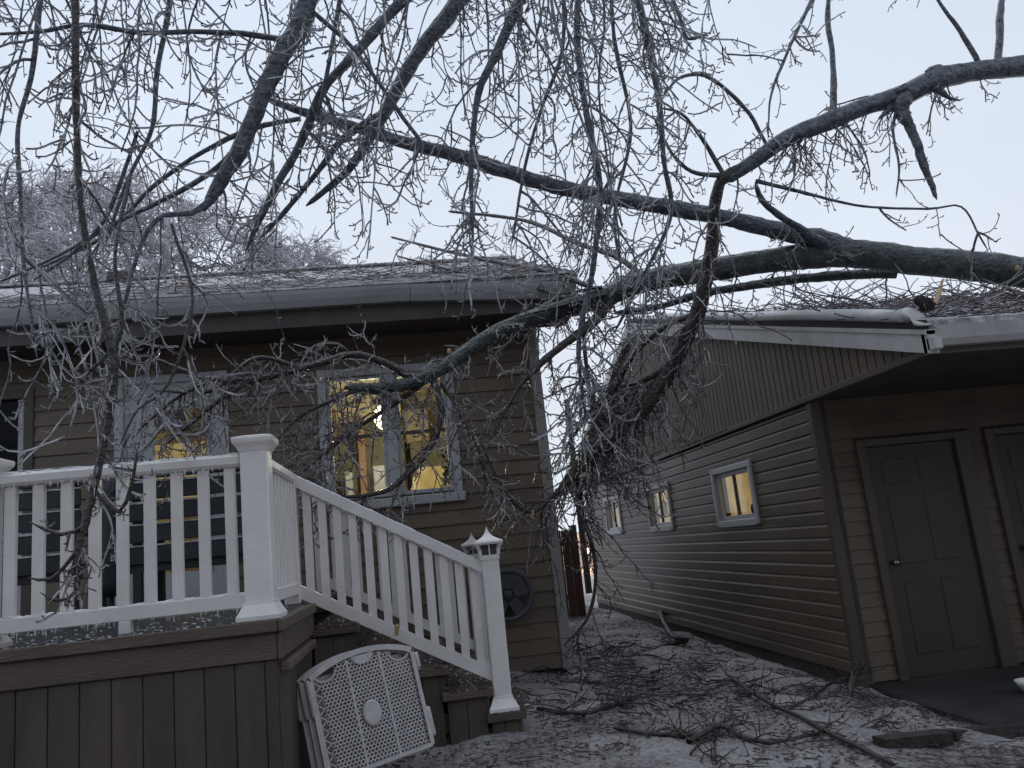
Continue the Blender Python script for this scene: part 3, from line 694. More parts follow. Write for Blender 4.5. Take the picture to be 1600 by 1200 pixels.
# slatted benches on the deck
def bench(x0, x1, y, label, back=2.19):
    b = thing('garden_bench', ((x0+x1)/2, y, DZ), label, 'bench', 'benches on the deck')
    zs = np.arange(1.52, back, .155)
    for z in zs:
        s = MB().bbox(x0, x1, y, y+.03, z, z+.125, .006).build('back_slat', 'bench_paint', b)
        MB().bbox(x0+.004, x1-.004, y-.004, y+.026, z+.124, z+.124+random.uniform(.008, .02), .003).build('ice_cap', 'snow', s)
    for x in (x0+.03, x1-.09): 
        MB().bbox(x, x+.06, y+.031, y+.09, DZ+.001, back, .006).build('leg', 'bench_paint', b); MB().bbox(x, x+.06, y+.55, y+.61, DZ+.001, 1.8, .006).build('leg', 'bench_paint', b)
        MB().bbox(x-.02, x+.08, y+.091, y+.62, 1.78, 1.82, .006).build('armrest', 'bench_paint', b)
    for k in range(4): MB().bbox(x0, x1, y+.1+k*.12, y+.2+k*.12, 1.55, 1.58, .005).build('seat_slat', 'bench_paint', b)
    MB().bbox(x0, x1, y+.032, y+.06, 1.46, 1.55, .005).build('seat_rail', 'bench_paint', b)
bench(-2.10, -1.12, 6.2, 'dark slatted bench with iced slats, in front of the house door')
bench(-3.6, -2.42, 6.2, 'dark slatted bench on the deck at the left edge of the picture', 2.16)
pc = thing('patio_umbrella', (-2.26, 6.35, DZ), 'dark furled patio umbrella standing between the two benches', 'umbrella')
MB().lathe((-2.26, 6.35, DZ), [(.2, .001), (.2, .04), (.05, .07), (.03, .1)], 16).build('base', 'black_rubber', pc)
MB().lathe((-2.26, 6.35, DZ), [(.07, .16), (.095, .25), (.085, .6), (.05, .95), (.02, 1.08)], 12).build('canopy', 'bench_paint', pc, True)
MB().lathe((-2.26, 6.35, DZ), [(.02, .09), (.02, 1.12)], 8).build('pole', 'bench_paint', pc)

# ------------------------------------------------------------------ folded plastic gate leaning by the steps
ga, gl, gr = math.radians(20), math.radians(8), math.radians(7)
e1 = np.array([math.cos(ga), math.sin(ga), 0]); n0_ = np.array([math.sin(ga), -math.cos(ga), 0]); e2 = -n0_*math.sin(gl)+np.array([0, 0, 1.])*math.cos(gl)
U = math.cos(gr)*e1+math.sin(gr)*e2; Vv = -math.sin(gr)*e1+math.cos(gr)*e2; Nn = np.cross(U, Vv); wd, ht = .60, .53
BL = np.array([-.655, 4.75, .775])-Vv*ht; BR = BL+U*wd
C0 = BL
gate = thing('plastic_gate', tuple((BL+BR)/2), 'folded light grey plastic pet gate with round holes, leaning against the deck steps', 'gate')
def gp(u, v, n): return tuple(C0+U*u+Vv*v+Nn*n)
def gate_panel(off_u, off_n, detail):
    H = lambda u: ht+.075*math.sin(math.pi*min(max(u/wd, 0), 1))**.8
    mb = MB()
    def quadbar(u0, v0, u1, v1, w, t):
        d = np.array([u1-u0, v1-v0]); L = np.linalg.norm(d); d = d/L; e = np.array([-d[1], d[0]])*w/2
        c = [(u0-e[0], v0-e[1]), (u1-e[0], v1-e[1]), (u1+e[0], v1+e[1]), (u0+e[0], v0+e[1])]
        mb.add([gp(a+off_u, b, off_n-t/2) for a, b in c]+[gp(a+off_u, b, off_n+t/2) for a, b in c], [(0,3,2,1),(4,5,6,7),(0,1,5,4),(1,2,6,5),(2,3,7,6),(3,0,4,7)])
    quadbar(0, 0, 0, ht-.01, .03, .035); quadbar(wd, 0, wd, ht-.01, .022, .035); quadbar(0, 0, wd, 0, .02, .03)
    n = 18
    for i in range(n):
        a, b = i/n*wd, (i+1)/n*wd; quadbar(a, H(a), b, H(b), .03, .035)
    fr = mb.build('panel', 'plastic_gate', gate)
    mb = MB()
    for z in np.arange(.03, ht-.05, .06): quadbar(.012, z, .05, z+.03, .006, .012); quadbar(.05, z+.03, .012, z+.06, .006, .012)
    if not detail:
        mb.add([gp(.03+off_u, .02, off_n), gp(wd-.02+off_u, .02, off_n), gp(wd-.02+off_u, ht, off_n), gp(.03+off_u, ht, off_n), gp(.03+off_u, .02, off_n-.004), gp(wd-.02+off_u, .02, off_n-.004), gp(wd-.02+off_u, ht, off_n-.004), gp(.03+off_u, ht, off_n-.004)],
               [(0,1,2,3),(7,6,5,4),(0,4,5,1),(1,5,6,2),(2,6,7,3),(3,7,4,0)])
        mb.build('mesh_infill', 'plastic_gate', fr); return fr
    mb.build('side_truss', 'plastic_gate', fr)
    # honeycomb sheet: every cell a hexagonal hole with rim depth
    mb = MB(); s = .0125; dx = s*math.sqrt(3); dy = s*1.5; row = 0; v = .02
    while v < ht+.09:
        u = .055+(dx/2 if row % 2 else 0)
        while u < wd-.02:
            solid = ((u-wd*.5)/.055)**2+((v-ht*.5)/.072)**2 < 1
            notch = any(((u-wd*q)/.06)**2+((v-(H(wd*q)-.03))/.045)**2 < 1 for q in (.14, .52, .88))
            if v < H(u)-.02 and not solid and not notch:
                O = [(u+s*math.cos(math.radians(60*i+30)), v+s*math.sin(math.radians(60*i+30))) for i in range(6)]
                I = [(u+s*.66*math.cos(math.radians(60*i+30)), v+s*.66*math.sin(math.radians(60*i+30))) for i in range(6)]
                mb.add([gp(a+off_u, b, off_n+.006) for a, b in O]+[gp(a+off_u, b, off_n+.008) for a, b in I]+[gp(a+off_u, b, off_n-.004) for a, b in I],
                       [(i, (i+1) % 6, 6+(i+1) % 6, 6+i) for i in range(6)]+[(6+i, 6+(i+1) % 6, 12+(i+1) % 6, 12+i) for i in range(6)])
            u += dx
        v += dy; row += 1
    tag(mb.build('honeycomb_mesh', 'plastic_gate', fr), kind='stuff')
    mb = MB(); ov = [(wd*.5+.054*math.cos(a), ht*.5+.071*math.sin(a)) for a in np.linspace(0, 2*math.pi, 22, endpoint=False)]
    mb.loft([[gp(a, b, -.004) for a, b in ov], [gp(a, b, .013) for a, b in ov], [gp(wd*.5+(a-wd*.5)*.85, ht*.5+(b-ht*.5)*.85, .018) for a, b in ov]]); mb.build('oval_boss', 'plastic_gate', fr)
    for q in (.14, .52, .88):
        mb = MB(); c = (wd*q, H(wd*q)-.02)
        arc = [(c[0]+.062*math.cos(a), c[1]+.05*math.sin(a)) for a in np.linspace(math.pi, 2*math.pi, 9)]
        for (a1, b1), (a2, b2) in zip(arc[:-1], arc[1:]): quadbar(a1, b1, a2, b2, .01, .02)
        if q == .52: mb.loft([[gp(a, b, -.004) for a, b in arc], [gp(a, b, .012) for a, b in arc]])
        mb.build('grip_notch', 'plastic_gate', fr)
    for uu in (wd*.36, wd*.68):
        mb = MB(); quadbar(uu, .01, uu-.0, H(uu)-.02, .012, .018); mb.build('rib', 'plastic_gate', fr)
    return fr
gate_panel(0, 0, True)
for k in range(1, 3): gate_panel(-.026*k, -.036*k, False)
for (u, v0, v1) in ((-.012, ht-.20, ht+.0), (-.041, ht-.2, ht), (-.067, ht-.2, ht), (wd+.02, .04, .2), (wd+.025, ht-.11, ht-.02)):
    n0 = 0 if u > -.02 else (-.036 if u > -.05 else -.072); r = .017
    ring = lambda v, rr: [gp(u+rr*math.cos(a), v, n0+rr*math.sin(a)) for a in np.linspace(0, 2*math.pi, 10, endpoint=False)]
    MB().loft([ring(v0, r*.7), ring(v0+.012, r), ring(v1-.012, r), ring(v1, r*.7)]).build('hinge', 'plastic_gate', gate, True)

# ------------------------------------------------------------------ garage
GX, GY, GB = 3.69, 6.93, 17.4
garage = thing('garage', (6, 11, 0), 'brown vinyl-sided garage with gable, deep dark porch and white rake trim', 'garage')
gw = [(8.50, 9.57, 1.40, 1.96), (11.48, 12.54, 1.42, 1.98), (14.46, 15.5, 1.44, 2.0)]
slab_wall(1, GY, GB, -.2, 2.41, GX, GX+.12, gw).build('wall', 'sheath', garage)
lap_wall(garage, 'garage_siding', 1, GY+.06, GB, -.02, 2.37, .1185, GX, -1, [(o[0]-.075, o[1]+.075, o[2]-.085, o[3]+.075) for o in gw], lip=.017, groove=True)
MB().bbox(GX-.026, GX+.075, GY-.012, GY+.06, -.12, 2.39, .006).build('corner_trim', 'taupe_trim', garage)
# gable: vertical boards from z = 2.41 up to the rake
RS = .297; RY0, RZ0 = 5.03, 2.555; GRY = 12.2
def rk(y): return RZ0+RS*(y-RY0) if y < GRY else RZ0+RS*(GRY-RY0)-RS*(y-GRY)
MB().prism([(RY0+.05, 2.41), (19.3, 2.41), (19.3, rk(19.3)), (GRY, rk(GRY)-.02), (RY0+.05, rk(RY0+.05)-.02)], 0, GX+.02, GX+.1).build('gable_wall', 'sheath', garage)
y = RY0+.06; bw = .118
while y < 19.2:
    zt0, zt1 = rk(y)-.02, rk(y+bw-.012)-.02
    if min(zt0, zt1) > 2.47:
        x0, x1 = GX-.012, GX+.021; a, b = y, y+bw-.012
        MB().add([(x0, a+.003, 2.45), (x0, b-.003, 2.45), (x1, b, 2.45), (x1, a, 2.45), (x0, a+.003, zt0), (x0, b-.003, zt1), (x1, b, zt1), (x1, a, zt0)],
                 [(0,3,2,1),(4,5,6,7),(0,1,5,4),(1,2,6,5),(2,3,7,6),(3,0,4,7)]).build('gable_board', 'gable_siding', garage)
    y += bw
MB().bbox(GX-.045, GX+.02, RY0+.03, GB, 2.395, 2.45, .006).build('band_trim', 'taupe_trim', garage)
MB().bbox(GX-.052, GX-.0, 8.9, 10.6, 2.43, 2.457, .004).build('mossy_flashing', 'moss_trim', garage)
# rake: fascia board, black strip painting in the gap's shade, loose rounded edge cover
def bar_y(xa, xb, y0, y1, dz0, dz1):
    return MB().add([(xa, y0, rk(y0)+dz0), (xb, y0, rk(y0)+dz0), (xb, y1, rk(y1)+dz0), (xa, y1, rk(y1)+dz0), (xa, y0, rk(y0)+dz1), (xb, y0, rk(y0)+dz1), (xb, y1, rk(y1)+dz1), (xa, y1, rk(y1)+dz1)],
                    [(0,3,2,1),(4,5,6,7),(0,1,5,4),(1,2,6,5),(2,3,7,6),(3,0,4,7)])
bar_y(3.60, 3.672, RY0-.02, GRY, -.165, .0).build('rake_board', 'white_metal', garage)
bar_y(3.585, 3.675, RY0-.02, GRY, -.028, .006).build('rake_lip', 'white_metal', garage)
bar_y(3.60, 3.672, GRY+.001, 19.3, -.165, .0).build('rake_board', 'white_metal', garage)
bar_y(3.64, 12, RY0+.0, GRY, .002, .07).build('roof', 'shingle', garage)
bar_y(3.64, 12, GRY+.001, 19.4, .002, .07).build('roof', 'shingle', garage)
bar_y(3.612, 3.638, RY0+.0, GRY, .0065, .075).build('gap_shade_strip', 'black_rubber', garage)
def cover():
    mb = MB(); pts = [(y, rk(y)) for y in np.linspace(RY0+.16, 10.6, 14)]
    def prof(y, z, s=1.0): return [(3.59, y, z+.062), (3.562, y, z+.078), (3.552, y, z+.108), (3.562, y, z+.14), (3.59, y, z+.158), (3.63, y, z+.162), (3.67, y, z+.15), (3.67, y, z+.072)]
    mb.loft([prof(y, z+.006*math.sin(y*2.2)) for y, z in pts]); mb.build('edge_cover', 'white_metal', garage, True)
    mb = MB(); R = []
    for i, a in enumerate(np.linspace(0, 1.25, 7)):
        y = RY0+.17-.16*math.sin(a); z = rk(RY0+.17)+.11-.17*(1-math.cos(a))
        rr = .058; R.append([(3.615+rr*1.15*math.cos(t), y-.0+rr*math.sin(t)*math.sin(a)*.8, z+rr*math.sin(t)*math.cos(a)) for t in np.linspace(0, 2*math.pi, 12, endpoint=False)])
    mb.loft(R); mb.build('edge_elbow', 'white_metal', garage, True)
cover()
# porch: soffit, front fascia, gutter
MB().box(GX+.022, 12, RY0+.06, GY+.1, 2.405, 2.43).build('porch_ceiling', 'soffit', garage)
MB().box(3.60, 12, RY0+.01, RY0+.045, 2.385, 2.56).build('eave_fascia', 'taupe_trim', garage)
MB().prism([(RY0+.008, 2.545), (RY0+.008, 2.43), (RY0-.055, 2.43), (RY0-.085, 2.47), (RY0-.105, 2.53), (RY0-.115, 2.56), (RY0-.10, 2.56), (RY0-.085, 2.53), (RY0-.065, 2.48), (RY0-.05, 2.445), (RY0-.004, 2.445), (RY0-.004, 2.545)], 0, 3.62, 12).build('gutter', 'white_metal', garage)
MB().bbox(3.60, 3.66, RY0-.09, RY0+.008, 2.40, 2.50, .01).build('gutter_end', 'white_metal', garage)
# porch front wall with two panelled doors
gd = [(4.13, 5.02, -.12, 1.93), (5.42, 6.30, -.12, 1.93)]
slab_wall(0, GX+.121, 12, -.2, 2.404, GY+.02, GY+.12, gd).build('wall', 'sheath', garage)
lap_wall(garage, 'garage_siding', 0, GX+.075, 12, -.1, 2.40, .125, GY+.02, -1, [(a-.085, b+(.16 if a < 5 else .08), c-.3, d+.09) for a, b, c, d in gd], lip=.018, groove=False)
for i, (a, b, c, d) in enumerate(gd):
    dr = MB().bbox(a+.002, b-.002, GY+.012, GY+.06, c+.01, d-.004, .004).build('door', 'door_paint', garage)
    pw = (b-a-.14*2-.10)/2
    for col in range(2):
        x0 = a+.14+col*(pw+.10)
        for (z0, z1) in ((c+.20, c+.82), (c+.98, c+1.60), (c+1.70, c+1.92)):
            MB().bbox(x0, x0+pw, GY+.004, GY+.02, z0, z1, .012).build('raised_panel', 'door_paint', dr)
    MB().lathe((a+.07, GY-.02, .88), [(.022, .03), (.022, .02), (.012, .015), (.012, .0), (.028, -.015), (.03, -.035), (.015, -.05)], 14, 1).build('door_knob', 'brass', dr, True)
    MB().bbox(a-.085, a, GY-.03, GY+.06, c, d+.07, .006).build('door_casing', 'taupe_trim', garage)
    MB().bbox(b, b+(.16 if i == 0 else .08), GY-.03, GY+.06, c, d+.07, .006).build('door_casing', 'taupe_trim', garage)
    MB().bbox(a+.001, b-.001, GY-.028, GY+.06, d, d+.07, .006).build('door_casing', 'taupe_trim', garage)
# lit side windows
for i, (a, b, c, d) in enumerate(gw):
    w = .072
    f = MB(); f.bbox(GX-.045, GX+.06, a-w, a, c-w, d+w, .008); f.bbox(GX-.045, GX+.06, b, b+w, c-w, d+w, .008)
    f.bbox(GX-.043, GX+.06, a, b, d, d+w-.002, .008); f.bbox(GX-.048, GX+.06, a-.0, b+.0, c-w-.01, c, .008); f = f.build('window', 'frame_white', garage)
    s = MB(); s.bbox(GX-.01, GX+.04, a+.001, a+.06, c, d, .004); s.bbox(GX-.01, GX+.04, b-.06, b-.001, c, d, .004); s.bbox(GX-.008, GX+.038, a+.06, b-.06, c+.001, c+.05, .004); s.bbox(GX-.008, GX+.038, a+.06, b-.06, d-.05, d-.001, .004)
    s.build('sash', 'frame_white', f)
    MB().bbox(GX-.002, GX+.03, (a+b)/2-.022, (a+b)/2+.022, c+.05, d-.05, .004).build('mullion', 'taupe_trim', f)
    MB().box(GX+.012, GX+.018, a+.05, b-.05, c+.04, d-.04).build('pane', 'pane', f)
    m = 14; mb = MB(); P0 = []; 
    for k in range(m+1):
        yy = a-.02+(b-a+.45)*k/m; P0.append((GX+.15+.015*math.sin(k*2.1), yy))
    for (x0, y0), (x1, y1) in zip(P0[:-1], P0[1:]): mb.add([(x0, y0, c-.05), (x1, y1, c-.05), (x1, y1, d+.05), (x0, y0, d+.05)], [(0, 1, 2, 3)])
    mb.build('lit_curtain', 'lit_curtain', f)
    if i == 0: MB().lathe((GX+.09, a+.28, c+.05), [(.035, 0), (.04, .06), (.028, .1), (.01, .115)], 12).build('sill_ornament', 'black_rubber', f, True)
    if i == 1: MB().bbox(GX+.08, GX+.12, a+.55, a+.85, c+.16, c+.36, .02).build('hung_item', 'interior_wood', f)

slab = MB().bbox(GX+.05, 12, 5.15, GY+.02, -.4, -.118, .02).build('porch_slab', 'concrete'); tag(slab, kind='structure')
bw_ = thing('white_bowl', (4.50, 5.95, -.12), 'small white bowl on the porch slab at the right edge', 'bowl')
MB().lathe((4.53, 5.95, -.117), [(.05, 0), (.06, .012), (.10, .07), (.112, .095), (.104, .095), (.09, .06), (.04, .02)], 22).build('bowl', 'vinyl', bw_, True)
def ground_at(px, py):
    d = (px-800)*cr-(py-600)*cu+FPX*cf; z = 0.
    for _ in range(12): q = EYE+d*(z-EYE[2])/d[2]; z = float(gz(q[0]))
    return q
te = thing('timber_edging', tuple(ground_at(1500, 1155)), 'low dark timber edging lying across the lower right of the yard', 'edging')
tp = [ground_at(1375, 1170), ground_at(1480, 1158), ground_at(1580, 1146), ground_at(1720, 1132)]
for p0, p1 in zip(tp[:-1], tp[1:]):
    MB().sloped(p0*.995+p1*.005+np.array([0, 0, .018]), p1*.995+p0*.005+np.array([0, 0, .018]), .11, .08).build('timber', 'timber', te)

# ------------------------------------------------------------------ fence, pole and neighbour beyond the gap
fe = thing('wooden_fence', (2.1, 14, 0), 'dark brown wooden fence closing the gap behind the house corner', 'fence')
x = 1.37; k = 0
while x < 2.72:
    MB().bbox(x, x+.132, 14.0+.006*(k % 2), 14.02+.006*(k % 2), .03, 1.52+random.uniform(-.012, .012), .003).build('fence_board', 'fence_wood', fe); x += .136; k += 1
for z in (.35, 1.25): MB().bbox(1.37, 2.73, 14.03, 14.07, z, z+.08, .004).build('fence_rail', 'fence_wood', fe)
MB().bbox(2.66, 2.75, 14.03, 14.12, .0, 1.6, .006).build('fence_post', 'fence_wood', fe)
up = thing('utility_pole', (4.0, 20, 0), 'grey weathered pole standing far off in the gap between the buildings', 'pole')
MB().lathe((4.05, 20, 0), [(.085, 0), (.07, 4.85), (.02, 4.88)], 10).build('shaft', 'concrete', up, True)
MB().bbox(3.97, 4.13, 19.9, 20.1, 4.2, 4.36, .02).build('bracket', 'concrete', up)
sh = thing('neighbour_shed', (8.6, 42, 0), 'pale distant shed glimpsed at the bottom of the gap between the buildings', 'shed')
MB().box(6.5, 10.5, 42, 46, -.3, .9).build('wall', 'pale_wall', sh)
MB().prism([(6.3, .9), (10.7, .9), (8.5, 1.6)], 1, 41.8, 46.2).build('roof', 'shingle', sh)
MB().bbox(8.2, 8.9, 41.94, 42, -.2, .75, .02).build('door', 'frame_white', sh)
yl = thing('yard_lamp', (8.35, 40.8, 0), 'low warm yard lamp shining at the end of the gap between the buildings', 'lamp')
MB().lathe((8.35, 40.8, -.05), [(.04, 0), (.04, .5), (.09, .52)], 10).build('lamp_post', 'black_rubber', yl)
MB().lathe((8.35, 40.8, .47), [(.09, 0), (.16, .1), (.16, .22), (.08, .3)], 12).build('lamp_globe', 'yard_lamp_glow', yl, True)
MB().lathe((8.35, 40.8, .77), [(.12, 0), (.2, .02), (.03, .1)], 12).build('lamp_hood', 'black_rubber', yl)
pd = bpy.data.lights.new('yard_light', 'POINT'); pd.energy = 260; pd.color = (1, .55, .25); pd.shadow_soft_size = .2
po = bpy.data.objects.new('yard_light', pd); COL.objects.link(po); po.location = (8.35, 40.3, .7); par(po, yl)

# ------------------------------------------------------------------ unseen house added behind the camera to hold back front light
nh = thing('unseen_shade_house', (1, -9, 0), 'unseen dark two-storey house added behind the camera to block front light', 'house')
MB().box(-13, 15, -15, -7.5, -.3, 5.6).build('wall', 'siding', nh)
MB().prism([(-7.0, 5.5), (-11.2, 8.2), (-15.5, 5.5)], 0, -13.5, 15.5).build('roof', 'sheath', nh)
for x in (-10, -6, -2, 2.5, 7, 11):
    for z in (1.0, 3.7): f = MB().bbox(x-.6, x+.6, -7.5, -7.44, z, z+1.3, .02).build('window', 'frame_white', nh); MB().box(x-.52, x+.52, -7.437, -7.43, z+.08, z+1.22).build('pane', 'glass_dark', f)

# ------------------------------------------------------------------ trees
AX = {}
def near_axes(tree, x0, x1, y0, y1, n):
    Q = np.concatenate(AX[tree.name]); q = Q-EYE; w = q@cf; px = 800+FPX*(q@cr)/w; py = 600-FPX*(q@cu)/w
    k = np.nonzero((px > x0) & (px < x1) & (py > y0) & (py < y1))[0]
    return Q[rng.choice(k, n)]
def add_limb(tree, pts, m='bark', name='branch', fol=None, sides=9, rough=.05, step=.05, wob=.12):
    P, R = path(pts); P, R = spline(P, R, step); o = limb_mesh(name, P, R, m, tree, sides, rough, wob)
    AX.setdefault(tree.name, []).append(P)
    if fol is not None: foliage(P, R, o, **fol)
    return o, P, R
ft = thing('fallen_tree', (6.5, 5.9, 0), 'thick mossy trunk fallen across garage roof and house eave, limbs iced', 'tree')
tr, TP, TRd = add_limb(ft, [(2300, 520, 5.2, 66.6), (1900, 470, 5.7, 59.4), (1700, 445, 6.0, 54.0), (1600, 426, 6.25, 48.6), (1450, 411, 6.45, 45.0), (1320, 398, 6.6, 45.0), (1200, 410, 6.7, 36.9), (1080, 428, 6.8, 36.0), (1000, 442, 6.9, 34.2), (930, 470, 6.95, 30.6), (850, 492, 6.9, 27.0),
    (780, 517, 6.8, 24.3), (720, 556, 6.7, 23.4), (670, 587, 6.6, 22.5), (620, 603, 6.5, 18.9), (575, 607, 6.47, 16.2), (538, 605, 6.45, 13.5)], 'moss_bark', 'trunk', None, 16, .02, .06, .05)
foliage(TP[int(len(TP)*.55):], TRd, tr, k1=9, l1=(.12, .5), per2=5, l2=(.05, .16), droop=-.2)
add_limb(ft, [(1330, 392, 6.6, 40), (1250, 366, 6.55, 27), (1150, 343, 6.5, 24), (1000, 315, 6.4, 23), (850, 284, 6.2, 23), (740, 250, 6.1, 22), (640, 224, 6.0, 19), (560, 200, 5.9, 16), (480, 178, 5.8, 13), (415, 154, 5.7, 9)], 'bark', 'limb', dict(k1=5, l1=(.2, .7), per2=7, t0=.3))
add_limb(ft, [(650, 592, 6.55, 16), (600, 566, 6.5, 12), (550, 552, 6.45, 11), (490, 570, 6.4, 11), (400, 592, 6.3, 10), (320, 590, 6.2, 8), (240, 560, 6.1, 5)], 'wet_bark', 'limb', dict(k1=9, l1=(.2, .6), per2=8))
add_limb(ft, [(675, 590, 6.6, 12), (690, 640, 6.5, 11), (672, 700, 6.4, 9), (640, 738, 6.3, 9), (600, 768, 6.2, 8), (530, 775, 6.1, 6), (480, 745, 6.0, 4)], 'wet_bark', 'limb', dict(k1=11, l1=(.2, .6), per2=9))
add_limb(ft, [(660, 600, 6.6, 9), (600, 640, 6.5, 8), (540, 680, 6.4, 6), (480, 730, 6.2, 5), (440, 760, 6.0, 3)], 'wet_bark', 'limb', dict(k1=12, l1=(.2, .6), per2=9))
add_limb(ft, [(560, 608, 6.45, 7), (520, 625, 6.4, 6), (470, 650, 6.3, 5), (430, 690, 6.2, 3)], 'wet_bark', 'limb', dict(k1=12, l1=(.2, .5), per2=8))
add_limb(ft, [(690, 600, 6.6, 7), (720, 650, 6.5, 6), (745, 700, 6.45, 5), (760, 760, 6.4, 3)], 'wet_bark', 'limb', dict(k1=9, l1=(.15, .5), per2=7))
add_limb(ft, [(955, 470, 6.9, 18), (920, 510, 6.8, 15), (870, 548, 6.7, 12), (815, 600, 6.6, 8), (780, 660, 6.5, 6), (745, 730, 6.4, 3)], 'wet_bark', 'limb', dict(k1=7, l1=(.2, .6), per2=7))
add_limb(ft, [(1400, 428, 6.75, 16), (1300, 432, 6.9, 15), (1200, 441, 7.0, 14), (1100, 458, 7.1, 12), (1030, 478, 7.2, 10), (960, 490, 7.2, 8)], 'moss_bark', 'limb', dict(k1=7, l1=(.15, .5), per2=6))
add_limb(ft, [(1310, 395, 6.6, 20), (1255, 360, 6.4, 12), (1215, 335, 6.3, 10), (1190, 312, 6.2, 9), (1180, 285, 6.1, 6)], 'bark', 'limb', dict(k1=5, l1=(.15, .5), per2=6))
add_limb(ft, [(1010, 435, 6.9, 10), (960, 400, 7.3, 9), (900, 380, 7.8, 8), (820, 345, 8.4, 6), (700, 330, 9.0, 4)], 'wet_bark', 'limb', dict(k1=6, l1=(.2, .7), per2=7))
add_limb(ft, [(940, 455, 6.95, 9), (860, 425, 7.5, 8), (780, 410, 8.2, 7), (690, 390, 9.0, 5), (610, 370, 9.6, 3)], 'wet_bark', 'limb', dict(k1=8, l1=(.2, .8), per2=8))
add_limb(ft, [(900, 470, 6.95, 8), (800, 440, 7.6, 7), (720, 425, 8.2, 5), (620, 400, 8.8, 3)], 'wet_bark', 'limb', dict(k1=9, l1=(.2, .7), per2=8))
for pts in ([(400, 592, 6.3, 8), (340, 628, 6.2, 7), (290, 670, 6.1, 5), (250, 700, 6.0, 3)], [(470, 575, 6.38, 8), (400, 560, 6.3, 7), (330, 610, 6.2, 6), (240, 610, 6.1, 4)], [(330, 592, 6.22, 7), (280, 620, 6.15, 6), (230, 660, 6.05, 5), (200, 690, 6.0, 3)]):
    add_limb(ft, pts, 'wet_bark', 'limb', dict(k1=12, l1=(.15, .5), per2=9))
n = 58
start = np.concatenate([near_axes(ft, 380, 640, 480, 760, 30), near_axes(ft, 640, 860, 470, 700, 28)])
A = grow(start, rng.normal(0, .8, (n, 3))+np.array([-.25, -.2, -.35]), rng.uniform(.3, .8, n), 11, np.full(n, -.2), np.full(n, .06), .15)
hb = tube_mesh('hanging_shoots', [(A, np.linspace(.006, .003, 11)[None]*np.ones((n, 1)))], 'twig', tr, 5, kind='stuff')
hb.parent = None; hb.location = (0, 0, 0); par(hb, ft); twig_set(A, hb, 9, 2, (.05, .2), .85, .8, 5, (.006, .0032))
# splintered slabs where the trunk broke over the eave
for (a, b, w) in (((945, 462, 6.85), (800, 497, 6.75), .05), ((940, 448, 6.9), (830, 468, 6.9), .035), ((930, 476, 6.8), (842, 480, 6.85), .03)):
    A, B = at(*a), at(*b); mb = MB(); d = unit(B-A); up_ = unit(np.cross(np.cross(d, (0, 0, 1.)), d)); s = np.cross(d, up_)
    rings = [[p+s*w*f, p+up_*w*.4*f, p-s*w*f, p-up_*w*.4*f] for p, f in ((A, 1), (A*.6+B*.4, .8), (A*.25+B*.75, .45), (B, .05))]
    mb.loft(rings).build('splinter', 'moss_bark', ft)
for (px, py, Y) in ((702, 548, 6.62), (1590, 418, 6.1)):
    c = at(px, py, Y); mb = MB(); mb.lathe((c[0], c[1], c[2]), [(.02, -.02), (.019, .008), (.008, .02)], 7); mb.build('broken_knot', 'fresh_wood', ft)

bl = thing('broken_limb', (7.5, 5.2, 0), 'broken upper right limb bending down into a tangle between the two buildings', 'tree limb')
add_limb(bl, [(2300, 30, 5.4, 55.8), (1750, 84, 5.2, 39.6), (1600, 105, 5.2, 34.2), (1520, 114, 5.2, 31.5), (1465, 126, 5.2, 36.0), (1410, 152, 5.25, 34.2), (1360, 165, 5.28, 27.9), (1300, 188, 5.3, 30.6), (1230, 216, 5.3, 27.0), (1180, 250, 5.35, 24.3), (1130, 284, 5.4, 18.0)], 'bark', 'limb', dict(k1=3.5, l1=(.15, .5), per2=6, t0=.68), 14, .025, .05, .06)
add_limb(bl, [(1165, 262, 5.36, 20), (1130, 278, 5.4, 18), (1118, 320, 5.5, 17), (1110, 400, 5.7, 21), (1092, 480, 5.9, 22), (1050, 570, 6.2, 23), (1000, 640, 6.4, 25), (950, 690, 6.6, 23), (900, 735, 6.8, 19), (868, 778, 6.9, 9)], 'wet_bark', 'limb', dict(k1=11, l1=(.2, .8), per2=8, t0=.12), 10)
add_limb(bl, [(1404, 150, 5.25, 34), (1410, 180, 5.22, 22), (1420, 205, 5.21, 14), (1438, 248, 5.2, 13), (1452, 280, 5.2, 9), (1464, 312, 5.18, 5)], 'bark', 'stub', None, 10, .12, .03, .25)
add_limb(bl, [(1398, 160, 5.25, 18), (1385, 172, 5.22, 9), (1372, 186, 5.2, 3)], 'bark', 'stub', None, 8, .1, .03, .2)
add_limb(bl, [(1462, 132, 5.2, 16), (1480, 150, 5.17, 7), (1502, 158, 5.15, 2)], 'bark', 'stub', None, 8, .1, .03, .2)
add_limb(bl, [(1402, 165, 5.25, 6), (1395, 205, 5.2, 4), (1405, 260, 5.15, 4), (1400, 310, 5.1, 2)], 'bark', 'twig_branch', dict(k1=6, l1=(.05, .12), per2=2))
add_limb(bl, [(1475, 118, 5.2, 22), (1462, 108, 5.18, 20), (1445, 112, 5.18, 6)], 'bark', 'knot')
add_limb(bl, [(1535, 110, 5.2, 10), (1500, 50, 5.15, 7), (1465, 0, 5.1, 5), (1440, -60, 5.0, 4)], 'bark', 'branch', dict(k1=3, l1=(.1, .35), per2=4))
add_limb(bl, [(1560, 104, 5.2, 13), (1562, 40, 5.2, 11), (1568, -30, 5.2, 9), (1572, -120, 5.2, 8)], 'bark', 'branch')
add_limb(bl, [(1302, 176, 5.3, 11), (1300, 90, 5.3, 9), (1292, 30, 5.3, 8), (1300, -50, 5.3, 7)], 'bark', 'branch')
